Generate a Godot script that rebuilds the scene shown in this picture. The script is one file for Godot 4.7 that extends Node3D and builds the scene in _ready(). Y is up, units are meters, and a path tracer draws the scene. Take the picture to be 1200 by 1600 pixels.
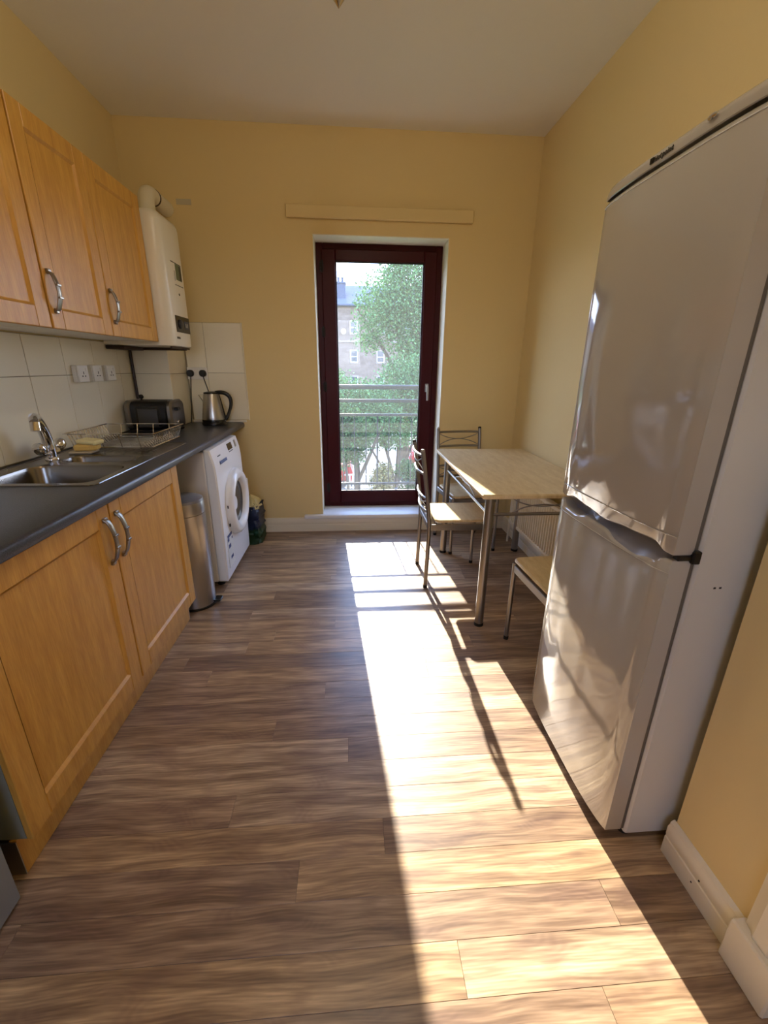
extends Node3D
# Kitchen with a glazed balcony door. y is up, the window wall lies at z = 0, the camera looks towards -z.

# ---------------------------------------------------------------- mesh collector
class MB:
	var v := PackedVector3Array()
	var n := PackedVector3Array()
	var uv := PackedVector2Array()

	func tri(a: Vector3, b: Vector3, c: Vector3, na: Vector3, nb: Vector3, nc: Vector3, ua := Vector2.ZERO, ub := Vector2.ZERO, uc := Vector2.ZERO) -> void:
		if (b - a).cross(c - a).dot(na + nb + nc) > 0.0:
			v.append(a); v.append(c); v.append(b)
			n.append(na); n.append(nc); n.append(nb)
			uv.append(ua); uv.append(uc); uv.append(ub)
		else:
			v.append(a); v.append(b); v.append(c)
			n.append(na); n.append(nb); n.append(nc)
			uv.append(ua); uv.append(ub); uv.append(uc)

	func quad(a: Vector3, b: Vector3, c: Vector3, d: Vector3, hint: Vector3) -> void:
		var nn := (b - a).cross(d - a)
		if nn.length_squared() < 1e-16:
			nn = (c - b).cross(d - b)
		if nn.length_squared() < 1e-16:
			return
		nn = nn.normalized()
		if nn.dot(hint) < 0.0:
			nn = -nn
		tri(a, b, c, nn, nn, nn, Vector2(0, 0), Vector2(1, 0), Vector2(1, 1))
		tri(a, c, d, nn, nn, nn, Vector2(0, 0), Vector2(1, 1), Vector2(0, 1))

	# a box between two corners with chamfered edges
	func box(lo: Vector3, hi: Vector3, bev := 0.0, xf := Transform3D.IDENTITY) -> void:
		var c := (lo + hi) * 0.5
		var h := ((hi - lo) * 0.5).abs()
		var b := minf(bev, minf(h.x, minf(h.y, h.z)) * 0.98)
		for ax in 3:
			for s in [-1.0, 1.0]:
				var nn := Vector3.ZERO
				nn[ax] = s
				var p := []
				for q in [[-1, -1], [1, -1], [1, 1], [-1, 1]]:
					var w := Vector3.ZERO
					w[ax] = s * h[ax]
					w[(ax + 1) % 3] = q[0] * (h[(ax + 1) % 3] - b)
					w[(ax + 2) % 3] = q[1] * (h[(ax + 2) % 3] - b)
					p.append(xf * (c + w))
				quad(p[0], p[1], p[2], p[3], xf.basis * nn)
		if b <= 0.0:
			return
		for ax in 3:
			var i := (ax + 1) % 3
			var j := (ax + 2) % 3
			for s in [-1.0, 1.0]:
				for t in [-1.0, 1.0]:
					var p := []
					for q in [[-1.0, 0], [1.0, 0], [1.0, 1], [-1.0, 1]]:
						var w := Vector3.ZERO
						w[ax] = q[0] * (h[ax] - b)
						w[i] = s * (h[i] if q[1] == 0 else h[i] - b)
						w[j] = t * (h[j] - b if q[1] == 0 else h[j])
						p.append(xf * (c + w))
					var nn := Vector3.ZERO
					nn[i] = s
					nn[j] = t
					quad(p[0], p[1], p[2], p[3], xf.basis * nn)
		for s in [-1.0, 1.0]:
			for t in [-1.0, 1.0]:
				for u in [-1.0, 1.0]:
					var sg := Vector3(s, t, u)
					var a := xf * (c + sg * Vector3(h.x, h.y - b, h.z - b))
					var d := xf * (c + sg * Vector3(h.x - b, h.y, h.z - b))
					var e := xf * (c + sg * Vector3(h.x - b, h.y - b, h.z))
					var nn := (xf.basis * sg).normalized()
					tri(a, d, e, nn, nn, nn)

	# a grid of points, rows of equal length; wrap closes each row on itself. hint: ZERO = away from the row's middle, else the side the faces look to
	func grid(rows: Array, wrap := true, hint := Vector3.ZERO, inward := false, crease := 42.0) -> void:
		var R := rows.size()
		var C: int = rows[0].size()
		var cc := C if wrap else C - 1
		var fn := []
		var vote := 0.0
		for r in R - 1:
			var mid := Vector3.ZERO
			for p in rows[r]:
				mid += p
			for p in rows[r + 1]:
				mid += p
			mid /= 2.0 * C
			var line := PackedVector3Array()
			for k in cc:
				var a: Vector3 = rows[r][k]
				var b: Vector3 = rows[r][(k + 1) % C]
				var c: Vector3 = rows[r + 1][(k + 1) % C]
				var d: Vector3 = rows[r + 1][k]
				var x := (c - a).cross(d - b)
				var nn := x.normalized() if x.length_squared() > 1e-18 else Vector3.ZERO
				line.append(nn)
				vote += x.dot(hint) if hint != Vector3.ZERO else x.dot((a + c) * 0.5 - mid)
			fn.append(line)
		var sg := 1.0 if vote >= 0.0 else -1.0
		if inward:
			sg = -sg
		var cs := cos(deg_to_rad(crease))
		for r in R - 1:
			for k in cc:
				var f: Vector3 = fn[r][k]
				if f == Vector3.ZERO:
					continue
				var P := []
				var N := []
				for q in [[0, 0], [0, 1], [1, 1], [1, 0]]:
					P.append(rows[r + q[0]][(k + q[1]) % C])
					var sum := Vector3.ZERO
					for rr in [r + q[0] - 1, r + q[0]]:
						if rr < 0 or rr >= R - 1:
							continue
						for kk in [k + q[1] - 1, k + q[1]]:
							var kx: int = kk
							if wrap:
								kx = posmod(kk, cc)
							elif kk < 0 or kk >= cc:
								continue
							var g: Vector3 = fn[rr][kx]
							if g.dot(f) >= cs:
								sum += g
					N.append((sum if sum != Vector3.ZERO else f).normalized() * sg)
				var u0 := float(k) / cc
				var u1 := float(k + 1) / cc
				var v0 := float(r) / (R - 1)
				var v1 := float(r + 1) / (R - 1)
				if not P[0].is_equal_approx(P[1]):
					tri(P[0], P[1], P[2], N[0], N[1], N[2], Vector2(u0, v0), Vector2(u1, v0), Vector2(u1, v1))
				if not P[2].is_equal_approx(P[3]):
					tri(P[0], P[2], P[3], N[0], N[2], N[3], Vector2(u0, v0), Vector2(u1, v1), Vector2(u0, v1))

	func fan(loop: Array, hint: Vector3) -> void:
		var mid := Vector3.ZERO
		for p in loop:
			mid += p
		mid /= loop.size()
		for k in loop.size():
			var h := hint.normalized()
			tri(mid, loop[k], loop[(k + 1) % loop.size()], h, h, h, Vector2(.5, .5), Vector2.ZERO, Vector2.ONE)

	func tube(pts: Array, r, seg := 10, cap := true, closed := false) -> void:
		var rows := []
		var m := pts.size()
		var up := Vector3.ZERO
		for i in m:
			var a: Vector3 = pts[i - 1] if i > 0 else (pts[m - 1] if closed else pts[0])
			var b: Vector3 = pts[i + 1] if i < m - 1 else (pts[0] if closed else pts[m - 1])
			var t := (b - a).normalized()
			if up == Vector3.ZERO:
				up = Vector3.UP if absf(t.y) < 0.9 else Vector3.RIGHT
			var s := t.cross(up).normalized()
			up = s.cross(t).normalized()
			var rad: float = r[i] if r is Array else r
			var row := []
			for k in seg:
				var an := TAU * k / seg
				row.append(pts[i] + (s * cos(an) + up * sin(an)) * rad)
			rows.append(row)
		if closed:
			rows.append(rows[0])
		grid(rows)
		if cap and not closed:
			fan(rows[0], (pts[0] - pts[1]))
			fan(rows[m - 1], (pts[m - 1] - pts[m - 2]))

	# profile of (radius, height) turned about xf's y axis
	func lathe(prof: Array, seg := 24, xf := Transform3D.IDENTITY, inward := false, cap := true) -> void:
		var rows := []
		for p in prof:
			var row := []
			for k in seg:
				var an := TAU * k / seg
				row.append(xf * Vector3(p.x * cos(an), p.y, p.x * sin(an)))
			rows.append(row)
		grid(rows, true, Vector3.ZERO, inward)
		if cap:
			if prof[0].x > 1e-5:
				fan(rows[0], xf.basis.y * (-1.0 if prof[0].y <= prof[prof.size() - 1].y else 1.0))
			if prof[prof.size() - 1].x > 1e-5:
				fan(rows[prof.size() - 1], xf.basis.y * (1.0 if prof[0].y <= prof[prof.size() - 1].y else -1.0))

	# a polygon in the xy plane of xf pushed along its z from d0 to d1, its edges chamfered
	func prism(poly: PackedVector2Array, d0: float, d1: float, xf := Transform3D.IDENTITY, bev := 0.0, crease := 35.0) -> void:
		var m := poly.size()
		var area := 0.0
		for i in m:
			area += poly[i].cross(poly[(i + 1) % m])
		var inner := PackedVector2Array()
		for i in m:
			var e0 := (poly[i] - poly[(i + m - 1) % m]).normalized()
			var e1 := (poly[(i + 1) % m] - poly[i]).normalized()
			var n0 := Vector2(-e0.y, e0.x)
			var n1 := Vector2(-e1.y, e1.x)
			var nn := (n0 + n1).normalized()
			inner.append(poly[i] + nn * (signf(area) * bev / maxf(nn.dot(n1), 0.3)))
		var rows := []
		var list := [[poly, d0], [poly, d1]] if bev <= 0.0 else [[inner, d0], [poly, d0 + bev], [poly, d1 - bev], [inner, d1]]
		for q in list:
			var row := []
			for p in q[0]:
				row.append(xf * Vector3(p.x, p.y, q[1]))
			rows.append(row)
		var mid := Vector3.ZERO
		var start := v.size()
		grid(rows, true, Vector3.ZERO, false, crease)
		var cap: PackedVector2Array = inner if bev > 0.0 else poly
		var ix := Geometry2D.triangulate_polygon(cap)
		for t in range(0, ix.size(), 3):
			for s in 2:
				var d: float = d0 if s == 0 else d1
				var h := xf.basis.z.normalized() * (-1.0 if (s == 0) == (d0 < d1) else 1.0)
				var a := cap[ix[t]]
				var b := cap[ix[t + 1]]
				var c := cap[ix[t + 2]]
				tri(xf * Vector3(a.x, a.y, d), xf * Vector3(b.x, b.y, d), xf * Vector3(c.x, c.y, d), h, h, h, a, b, c)

	func mesh() -> ArrayMesh:
		var a := []
		a.resize(Mesh.ARRAY_MAX)
		a[Mesh.ARRAY_VERTEX] = v
		a[Mesh.ARRAY_NORMAL] = n
		a[Mesh.ARRAY_TEX_UV] = uv
		var am := ArrayMesh.new()
		if v.size():
			am.add_surface_from_arrays(Mesh.PRIMITIVE_TRIANGLES, a)
		return am

# ---------------------------------------------------------------- scene helpers
var taken := {}
var M := {}
var rng := RandomNumberGenerator.new()

func V(x: float, y: float, z: float) -> Vector3:
	return Vector3(x, y, z)

func numbered(parent: Node, called: String) -> String:
	var key := "%d/%s" % [parent.get_instance_id(), called]
	var k: int = taken.get(key, 0)
	taken[key] = k + 1
	return called if k == 0 else "%s_%03d" % [called, k]

func thing(called: String, label: String, category: String, at := Vector3.ZERO, turn := 0.0, group := "") -> Node3D:
	var o := Node3D.new()
	o.name = numbered(self, called)
	o.position = at
	o.rotation.y = turn
	add_child(o, true)
	tag(o, label, category, group)
	return o

func tag(o: Node, label: String, category: String, group := "") -> void:
	o.set_meta("label", label)
	o.set_meta("category", category)
	if group:
		o.set_meta("group", group)

func part(parent: Node, called: String, b, mt: Material, label := "") -> MeshInstance3D:
	var o := MeshInstance3D.new()
	o.name = numbered(parent, called)
	o.mesh = b.mesh() if b is MB else b
	o.material_override = mt
	o.cast_shadow = GeometryInstance3D.SHADOW_CASTING_SETTING_ON
	parent.add_child(o, true)
	if label:
		o.set_meta("label", label)
	return o

func struct(called: String, b, mt: Material, label := "", category := "") -> MeshInstance3D:
	var o := part(self, called, b, mt)
	o.set_meta("kind", "structure")
	if label:
		o.set_meta("label", label)
	if category:
		o.set_meta("category", category)
	return o

func solo(called: String, b, mt: Material, label: String, category: String, group := "") -> MeshInstance3D:
	var o := part(self, called, b, mt)
	tag(o, label, category, group)
	return o

func copy(src: Node3D, label: String) -> Node3D:
	var c: Node3D = src.duplicate()
	c.name = numbered(self, String(src.name))
	add_child(c, true)
	c.set_meta("label", label)
	return c

func bx(lo: Vector3, hi: Vector3, bev := 0.0) -> MB:
	var b := MB.new()
	b.box(lo, hi, bev)
	return b

func mat(called: String, c: Color, rough := 0.6, metal := 0.0, spec := 0.5) -> StandardMaterial3D:
	if M.has(called):
		return M[called]
	var m := StandardMaterial3D.new()
	m.resource_name = called
	m.albedo_color = c
	m.roughness = rough
	m.metallic = metal
	m.metallic_specular = spec
	M[called] = m
	return m

func C(r: int, g: int, b: int) -> Color:
	return Color8(r, g, b)

func noise(sd: int, freq: float, oct := 3) -> FastNoiseLite:
	var f := FastNoiseLite.new()
	f.seed = sd
	f.noise_type = FastNoiseLite.TYPE_SIMPLEX_SMOOTH
	f.frequency = freq
	f.fractal_octaves = oct
	return f

# rounded rectangle loop: k points to each corner, all loops of one k match point for point
func rrect(x0: float, x1: float, y0: float, y1: float, r: float, k := 6) -> PackedVector2Array:
	var p := PackedVector2Array()
	for c in [[x1 - r, y0 + r, -PI / 2], [x1 - r, y1 - r, 0.0], [x0 + r, y1 - r, PI / 2], [x0 + r, y0 + r, PI]]:
		for i in k:
			var a: float = c[2] + PI / 2 * i / (k - 1)
			p.append(Vector2(c[0] + cos(a) * r, c[1] + sin(a) * r))
	return p

func arc(c: Vector3, ax: Vector3, ay: Vector3, r: float, a0: float, a1: float, k := 8) -> Array:
	var p := []
	for i in k + 1:
		var a := lerpf(a0, a1, float(i) / k)
		p.append(c + (ax * cos(a) + ay * sin(a)) * r)
	return p

func bez(a: Vector3, b: Vector3, c: Vector3, d: Vector3, k := 12) -> Array:
	var p := []
	for i in k + 1:
		p.append(a.bezier_interpolate(b, c, d, float(i) / k))
	return p

func tex(im: Image) -> ImageTexture:
	return ImageTexture.create_from_image(im)

# ---------------------------------------------------------------- textures
# printed wood of the vinyl planks: grain along u
func img_floor() -> Image:
	var w := 1024
	var h := 512
	var im := Image.create(w, h, false, Image.FORMAT_RGB8)
	var nb := noise(3, 1.0, 4)
	var nf := noise(7, 1.0, 3)
	var nk := noise(11, 1.0, 2)
	var nr := noise(15, 1.0, 2)
	for y in h:
		var vv := float(y) / h * 1.0
		for x in w:
			var uu := float(x) / w
			# tile along u by blending around a circle
			var cu := cos(uu * TAU) * 0.6
			var su := sin(uu * TAU) * 0.6
			var warp := nr.get_noise_3d(cu * 0.8, su * 0.8, vv * 2.5) * 0.02
			var broad := nb.get_noise_3d(cu * 0.75, su * 0.75, (vv + warp) * 17.0)
			var fine := nf.get_noise_3d(cu * 2.2, su * 2.2, (vv + warp) * 95.0)
			var patch := clampf(nk.get_noise_3d(cu * 1.5 + 9.0, su * 1.5, vv * 9.0) * 2.6 - 0.3, 0.0, 1.0)
			var arch := sin((vv * 46.0 + nk.get_noise_3d(cu * 1.6, su * 1.6, vv * 5.0) * 5.0) * 5.0) * patch
			var t := clampf(0.56 + broad * 0.52 + fine * 0.4 + arch * 0.05, 0.0, 1.0)
			var c := C(106, 82, 63).lerp(C(222, 195, 158), t)
			c = c.lerp(C(118, 90, 78), patch * 0.45 * (1.0 - t * 0.5))
			im.set_pixel(x, y, c)
	return im

# pale beech foil: fine grain along v
func img_beech(dark := Color8(192, 141, 60), light := Color8(222, 174, 86)) -> Image:
	var w := 512
	var h := 512
	var im := Image.create(w, h, false, Image.FORMAT_RGB8)
	var nb := noise(21, 1.0, 4)
	var nf := noise(27, 1.0, 2)
	for y in h:
		var cv := cos(float(y) / h * TAU)
		var sv := sin(float(y) / h * TAU)
		for x in w:
			var uu := float(x) / w
			var broad := nb.get_noise_3d(cv * 0.5, sv * 0.5, uu * 16.0)
			var fine := nf.get_noise_3d(cv * 2.5, sv * 2.5, uu * 120.0)
			var t := clampf(0.5 + broad * 0.55 + fine * 0.35, 0.0, 1.0)
			im.set_pixel(x, y, dark.lerp(light, t))
	return im

func img_speckle(a: Color, b: Color, sd: int) -> Image:
	var im := Image.create(256, 256, false, Image.FORMAT_RGB8)
	var nb := noise(sd, 0.22, 3)
	var r := RandomNumberGenerator.new()
	r.seed = sd
	for y in 256:
		for x in 256:
			var t := clampf(0.45 + nb.get_noise_2d(x, y) * 0.5 + r.randf_range(-0.28, 0.28), 0.0, 1.0)
			im.set_pixel(x, y, a.lerp(b, t))
	return im

# coursed sandstone, far away: blocks a few pixels high in the photograph
func img_stone() -> Image:
	var im := Image.create(512, 512, false, Image.FORMAT_RGB8)
	var nb := noise(41, 0.03, 3)
	for y in 512:
		var row := y / 32
		for x in 512:
			var xo := x + (row % 2) * 37 + (row * 61) % 23
			var col := xo / 74
			var edge := 1.0 if (y % 32 < 2 or xo % 74 < 2) else 0.0
			var hsh := fmod(absf(sin(float(row * 131 + col * 71)) * 4375.85), 1.0)
			var t := clampf(0.35 + hsh * 0.45 + nb.get_noise_2d(x, y) * 0.3, 0.0, 1.0)
			var c := C(106, 90, 78).lerp(C(146, 130, 114), t)
			im.set_pixel(x, y, c.lerp(C(86, 76, 68), edge * 0.6))
	return im

func make_materials() -> void:
	var ft := tex(img_floor())
	for i in 5:
		var f := mat("floor_%d" % i, [C(255, 255, 255), C(232, 224, 218), C(204, 194, 190), C(250, 242, 228), C(220, 212, 212)][i], 0.36, 0.0, 0.74)
		f.albedo_texture = ft
		f.texture_repeat = true
	mat("subfloor", C(80, 60, 46), 0.9)
	var be := tex(img_beech())
	for q in [["beech", C(255, 250, 240), 0.42], ["beech_pale", C(255, 255, 255), 0.34], ["beech_dark", C(214, 190, 166), 0.5]]:
		var m := mat(q[0], q[1], q[2], 0.0, 0.5)
		m.albedo_texture = be if q[0] != "beech_pale" else tex(img_beech(C(206, 180, 132), C(232, 212, 170)))
		m.uv1_triplanar = true
		m.uv1_world_triplanar = true
		m.uv1_scale = Vector3(1.6, 0.9, 1.6)
	var bump := NoiseTexture2D.new()
	bump.noise = noise(5, 0.03, 3)
	bump.width = 512
	bump.height = 512
	bump.seamless = true
	bump.as_normal_map = true
	bump.bump_strength = 3.0
	for q in [["paint", C(229, 207, 153), 0.75], ["ceiling_paint", C(243, 239, 230), 0.85], ["gloss_white", C(236, 228, 208), 0.35]]:
		var m := mat(q[0], q[1], q[2], 0.0, 0.4)
		if q[0] != "gloss_white":
			m.normal_enabled = true
			m.normal_texture = bump
			m.normal_scale = 0.1
			m.uv1_triplanar = true
			m.uv1_world_triplanar = true
			m.uv1_scale = Vector3(1.5, 1.5, 1.5)
	mat("reveal_paint", C(238, 230, 208), 0.6)
	mat("sill_paint", C(232, 234, 236), 0.3)
	var wt := mat("worktop", C(255, 255, 255), 0.32, 0.0, 0.5)
	wt.albedo_texture = tex(img_speckle(C(38, 40, 46), C(84, 88, 98), 31))
	wt.uv1_triplanar = true
	wt.uv1_world_triplanar = true
	wt.uv1_scale = Vector3(3.5, 3.5, 3.5)
	mat("tile", C(238, 230, 206), 0.16, 0.0, 0.5)
	mat("grout", C(150, 138, 112), 0.9)
	mat("chrome", C(222, 222, 224), 0.08, 1.0)
	mat("steel", C(186, 184, 180), 0.28, 1.0)
	mat("steel_sink", C(128, 124, 118), 0.22, 1.0)
	mat("satin", C(176, 174, 170), 0.34, 1.0)
	mat("handle_metal", C(150, 144, 132), 0.3, 1.0)
	mat("dark_steel", C(84, 82, 80), 0.3, 1.0)
	mat("toaster_steel", C(128, 124, 120), 0.3, 1.0)
	mat("gasket", C(98, 92, 82), 0.6)
	mat("carcass_grey", C(150, 156, 144), 0.6)
	mat("tube_metal", C(150, 146, 142), 0.36, 1.0)
	mat("black", C(14, 14, 15), 0.35)
	mat("black_gloss", C(10, 10, 12), 0.1)
	mat("rubber", C(20, 19, 19), 0.7)
	mat("dark_gap", C(30, 26, 22), 0.9)
	mat("fridge_white", C(176, 170, 160), 0.08, 0.0, 0.85)
	mat("fridge_side", C(206, 202, 192), 0.4)
	mat("fridge_grey", C(140, 140, 146), 0.3, 0.3)
	mat("white_enamel", C(244, 246, 248), 0.22)
	mat("white_side", C(226, 220, 212), 0.35)
	mat("white_plastic", C(236, 232, 222), 0.35)
	mat("boiler_white", C(238, 232, 214), 0.28)
	mat("pipe_white", C(230, 222, 196), 0.5)
	mat("brown_pipe", C(52, 34, 26), 0.5)
	mat("display", C(22, 22, 26), 0.15)
	mat("ink", C(58, 62, 74), 0.5)
	mat("ink_blue", C(44, 66, 120), 0.5)
	mat("sticker_green", C(96, 108, 70), 0.4)
	mat("sticker_dark", C(58, 52, 34), 0.5)
	mat("label_paper", C(226, 228, 226), 0.4)
	mat("mahogany", C(62, 12, 18), 0.4, 0.0, 0.3)
	mat("seal", C(26, 16, 16), 0.6)
	mat("sponge_yellow", C(222, 186, 104), 0.9)
	mat("sponge_pale", C(234, 222, 164), 0.9)
	mat("soap_dish", C(196, 180, 150), 0.5)
	mat("bag_blue", C(18, 32, 66), 0.4)
	mat("bag_green", C(22, 58, 30), 0.4)
	mat("bag_cream", C(232, 222, 170), 0.7)
	mat("oven_grey", C(140, 144, 146), 0.4, 0.2)
	mat("tape_grey", C(200, 190, 164), 0.5)
	mat("radiator", C(236, 226, 200), 0.35)
	var g := mat("glass", Color(0.94, 0.98, 0.97, 0.06), 0.02, 0.0, 0.25)
	g.transparency = BaseMaterial3D.TRANSPARENCY_ALPHA
	var dg := mat("drum_glass", Color(0.03, 0.03, 0.035, 0.72), 0.04)
	dg.transparency = BaseMaterial3D.TRANSPARENCY_ALPHA
	var du := mat("dust", Color(0.9, 0.93, 0.95, 0.035), 0.9)
	du.transparency = BaseMaterial3D.TRANSPARENCY_ALPHA
	du.cull_mode = BaseMaterial3D.CULL_DISABLED
	du.backlight_enabled = true
	du.backlight = Color(1, 1, 1)
	mat("rail_paint", C(54, 64, 74), 0.22, 0.0, 0.3)
	mat("concrete", C(168, 164, 156), 0.9)
	mat("asphalt", C(88, 88, 88), 0.95)
	mat("pavement", C(116, 113, 108), 0.9)
	mat("grass", C(66, 86, 46), 1.0)
	var st := mat("stone", C(255, 255, 255), 0.95)
	st.albedo_texture = tex(img_stone())
	st.uv1_triplanar = true
	st.uv1_world_triplanar = true
	st.uv1_scale = Vector3(0.2, 0.2, 0.2)
	mat("slate", C(78, 86, 104), 0.8)
	mat("stone_trim", C(150, 138, 124), 0.9)
	mat("window_dark", C(60, 70, 80), 0.08)
	mat("window_white", C(232, 232, 228), 0.5)
	mat("bark", C(92, 80, 66), 0.95)
	mat("car_red", C(160, 22, 30), 0.2)
	mat("car_glass", C(40, 46, 54), 0.08)
	mat("tyre", C(24, 24, 24), 0.8)
	mat("fence_white", C(240, 240, 238), 0.5)
	mat("hedge_stem", C(96, 84, 60), 0.95)
	mat("cream_dish", C(250, 238, 190), 0.5)
	for q in [["leaf", C(100, 134, 88)], ["leaf_olive", C(130, 122, 80)], ["leaf_dark", C(76, 102, 62)]]:
		var m := mat(q[0], q[1], 0.85, 0.0, 0.2)
		m.vertex_color_use_as_albedo = true
		m.backlight_enabled = true
		m.backlight = Color(0.5, 0.6, 0.42)
	var bulb := mat("bulb_glow", C(255, 236, 200), 0.5)
	bulb.emission_enabled = true
	bulb.emission = C(255, 220, 160)
	bulb.emission_energy_multiplier = 4.0

const XL := -0.012
const XR := 2.773
const H := 2.797
const ZE := 5.2

func _ready() -> void:
	rng.seed = 4711
	# ---- camera
	var cam := Camera3D.new()
	cam.name = "camera"
	cam.fov = rad_to_deg(2.0 * atan(800.0 / 667.38))
	cam.keep_aspect = Camera3D.KEEP_HEIGHT
	cam.near = 0.05
	cam.far = 400.0
	var bs := Basis(Vector3.UP, -0.07571) * Basis(Vector3.RIGHT, -0.32768) * Basis(Vector3.BACK, 0.01086)
	cam.transform = Transform3D(bs, V(1.46099, 1.32776, 3.43171))
	add_child(cam)
	cam.current = true
	# ---- sky, sun, exposure
	var we := WorldEnvironment.new()
	we.name = "world"
	var env := Environment.new()
	var sky := Sky.new()
	var sm := ProceduralSkyMaterial.new()
	sm.sky_top_color = Color(0.58, 0.70, 0.92)
	sm.sky_horizon_color = Color(0.97, 0.98, 1.0)
	sm.sky_curve = 0.12
	sm.sky_energy_multiplier = 2.8
	sm.ground_bottom_color = Color(0.36, 0.34, 0.3)
	sm.ground_horizon_color = Color(0.8, 0.8, 0.8)
	sm.ground_energy_multiplier = 0.7
	sm.sun_angle_max = 20.0
	sky.sky_material = sm
	env.background_mode = Environment.BG_SKY
	env.sky = sky
	env.tonemap_mode = Environment.TONE_MAPPER_LINEAR
	env.tonemap_exposure = 1.0
	env.sdfgi_enabled = true
	env.ssao_enabled = true
	env.ssil_enabled = true
	we.environment = env
	add_child(we)
	var sun := DirectionalLight3D.new()
	sun.name = "sun"
	sun.light_color = Color(1.0, 0.97, 0.91)
	sun.light_energy = 6.8
	sun.light_angular_distance = 0.6
	sun.shadow_enabled = true
	add_child(sun)
	sun.look_at_from_position(Vector3.ZERO, V(0.117, -0.88, 1.447), Vector3.UP)
	make_materials()
	build_room()
	build_floor()
	build_balcony_door()
	build_outside()
	build_base_units()
	build_wall_units()
	build_worktop_and_tiles()
	build_fridge()
	build_table()
	build_chairs()
	build_boiler()
	build_washing_machine()
	build_bin()
	build_sink()
	build_small_things()
	build_lamp()

# ---------------------------------------------------------------- room
func build_room() -> void:
	var t := 0.25
	var P: Material = M.paint
	# window wall, the opening from x 1.205 to 2.162, y 0.12 to 2.192
	var b := MB.new()
	b.box(V(XL - t, -0.1, -0.3), V(1.205, H + t, 0))
	b.box(V(2.162, -0.1, -0.3), V(XR + t, H + t, 0))
	b.box(V(1.205, 2.192, -0.3), V(2.162, H + t, 0))
	b.box(V(1.205, -0.1, -0.3), V(2.162, 0.12, 0))
	struct("wall_back", b, P)
	b = MB.new()
	b.box(V(XL - t, -0.1, 0), V(XL, H + t, ZE + t))
	struct("wall_left", b, P)
	b = MB.new()
	b.box(V(XR, -0.1, 0), V(XR + t, H + t, 2.635))
	b.box(V(2.36, -0.1, 2.635), V(XR + t, H + t, 2.975))
	b.box(V(2.36, 2.03, 2.975), V(XR + t, H + t, 3.79))
	b.box(V(2.36, -0.1, 3.79), V(XR + t, H + t, ZE + t))
	b.box(V(2.56, -0.1, 2.975), V(XR + t, 2.03, 3.79))
	struct("wall_right", b, P)
	b = MB.new()
	b.box(V(XL, -0.1, ZE), V(0.6, H + t, ZE + t))
	b.box(V(1.7, -0.1, ZE), V(2.36, H + t, ZE + t))
	b.box(V(0.6, -0.1, ZE), V(1.7, 1.15, ZE + t))
	b.box(V(0.6, 2.25, ZE), V(1.7, H + t, ZE + t))
	struct("wall_front", b, P)
	b = MB.new()
	b.box(V(XL, H, 0), V(XR, H + t, ZE))
	struct("ceiling", b, M.ceiling_paint)
	var w2 := Node3D.new()
	w2.name = "window_2"
	w2.set_meta("kind", "structure")
	add_child(w2)
	b = MB.new()
	for q in [[0.6, 0.66], [1.12, 1.18], [1.64, 1.7]]:
		b.box(V(q[0], 1.15, ZE + 0.12), V(q[1], 2.25, ZE + 0.18), 0.004)
	for q in [[1.15, 1.21], [2.19, 2.25]]:
		b.box(V(0.66, q[0], ZE + 0.12), V(1.64, q[1], ZE + 0.18), 0.004)
	part(w2, "window_frame", b, M.mahogany)
	part(w2, "pane", bx(V(0.66, 1.21, ZE + 0.15), V(1.64, 2.19, ZE + 0.1505)), M.glass)
	# skirting boards: moulded profile run along the wall
	var prof := PackedVector2Array([Vector2(0, 0), Vector2(0.017, 0), Vector2(0.017, 0.058), Vector2(0.0145, 0.061), Vector2(0.0145, 0.066), Vector2(0.0165, 0.069), Vector2(0.0165, 0.098), Vector2(0.0125, 0.104), Vector2(0.0115, 0.112), Vector2(0.006, 0.118), Vector2(0, 0.12)])
	b = MB.new()
	b.prism(prof, 0.0, 1.34, Transform3D(Basis(V(0, 0, 1), V(0, 1, 0), V(1, 0, 0)), V(0.4, 0, 0)))
	b.prism(prof, 0.0, 1.03, Transform3D(Basis(V(0, 0, 1), V(0, 1, 0), V(1, 0, 0)), V(1.74, 0, 0)))
	struct("baseboard_back", b, M.gloss_white)
	b = MB.new()
	b.prism(prof, 0.0, 2.03, Transform3D(Basis(V(-1, 0, 0), V(0, 1, 0), V(0, 0, 1)), V(XR, 0, 0.017)))
	b.prism(prof, 0.0, 0.226, Transform3D(Basis(V(-1, 0, 0), V(0, 1, 0), V(0, 0, 1)), V(2.36, 0, 2.628)))
	struct("baseboard_right", b, M.gloss_white)
	for q in [[0.072, 2.752], [0.040, 2.735]]:
		part(get_node("baseboard_right"), "nail_hole", bx(V(2.3415, q[0] - 0.002, q[1] - 0.002), V(2.344, q[0] + 0.002, q[1] + 0.002), 0.0005), M.black)
	# door casing at the near right: plinth block, architrave, the closed door behind it
	b = MB.new()
	b.box(V(2.322, 0, 2.856), V(2.36, 0.128, 2.972), 0.004)
	struct("trim_1", b, M.gloss_white, "white painted plinth block with chipped corner at foot of door casing", "plinth block")
	var arch := PackedVector2Array([Vector2(0, 0), Vector2(0.012, 0.002), Vector2(0.016, 0.02), Vector2(0.024, 0.03), Vector2(0.024, 0.062), Vector2(0.018, 0.07), Vector2(0.022, 0.09), Vector2(0.014, 0.098), Vector2(0, 0.1)])
	b = MB.new()
	b.prism(arch, 0.128, 2.05, Transform3D(Basis(V(-1, 0, 0), V(0, 0, 1), V(0, 1, 0)), V(2.36, 0, 2.866)))
	b.prism(arch, 2.866, 3.89, Transform3D(Basis(V(-1, 0, 0), V(0, 1, 0), V(0, 0, 1)), V(2.36, 2.03, 0)))
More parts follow.
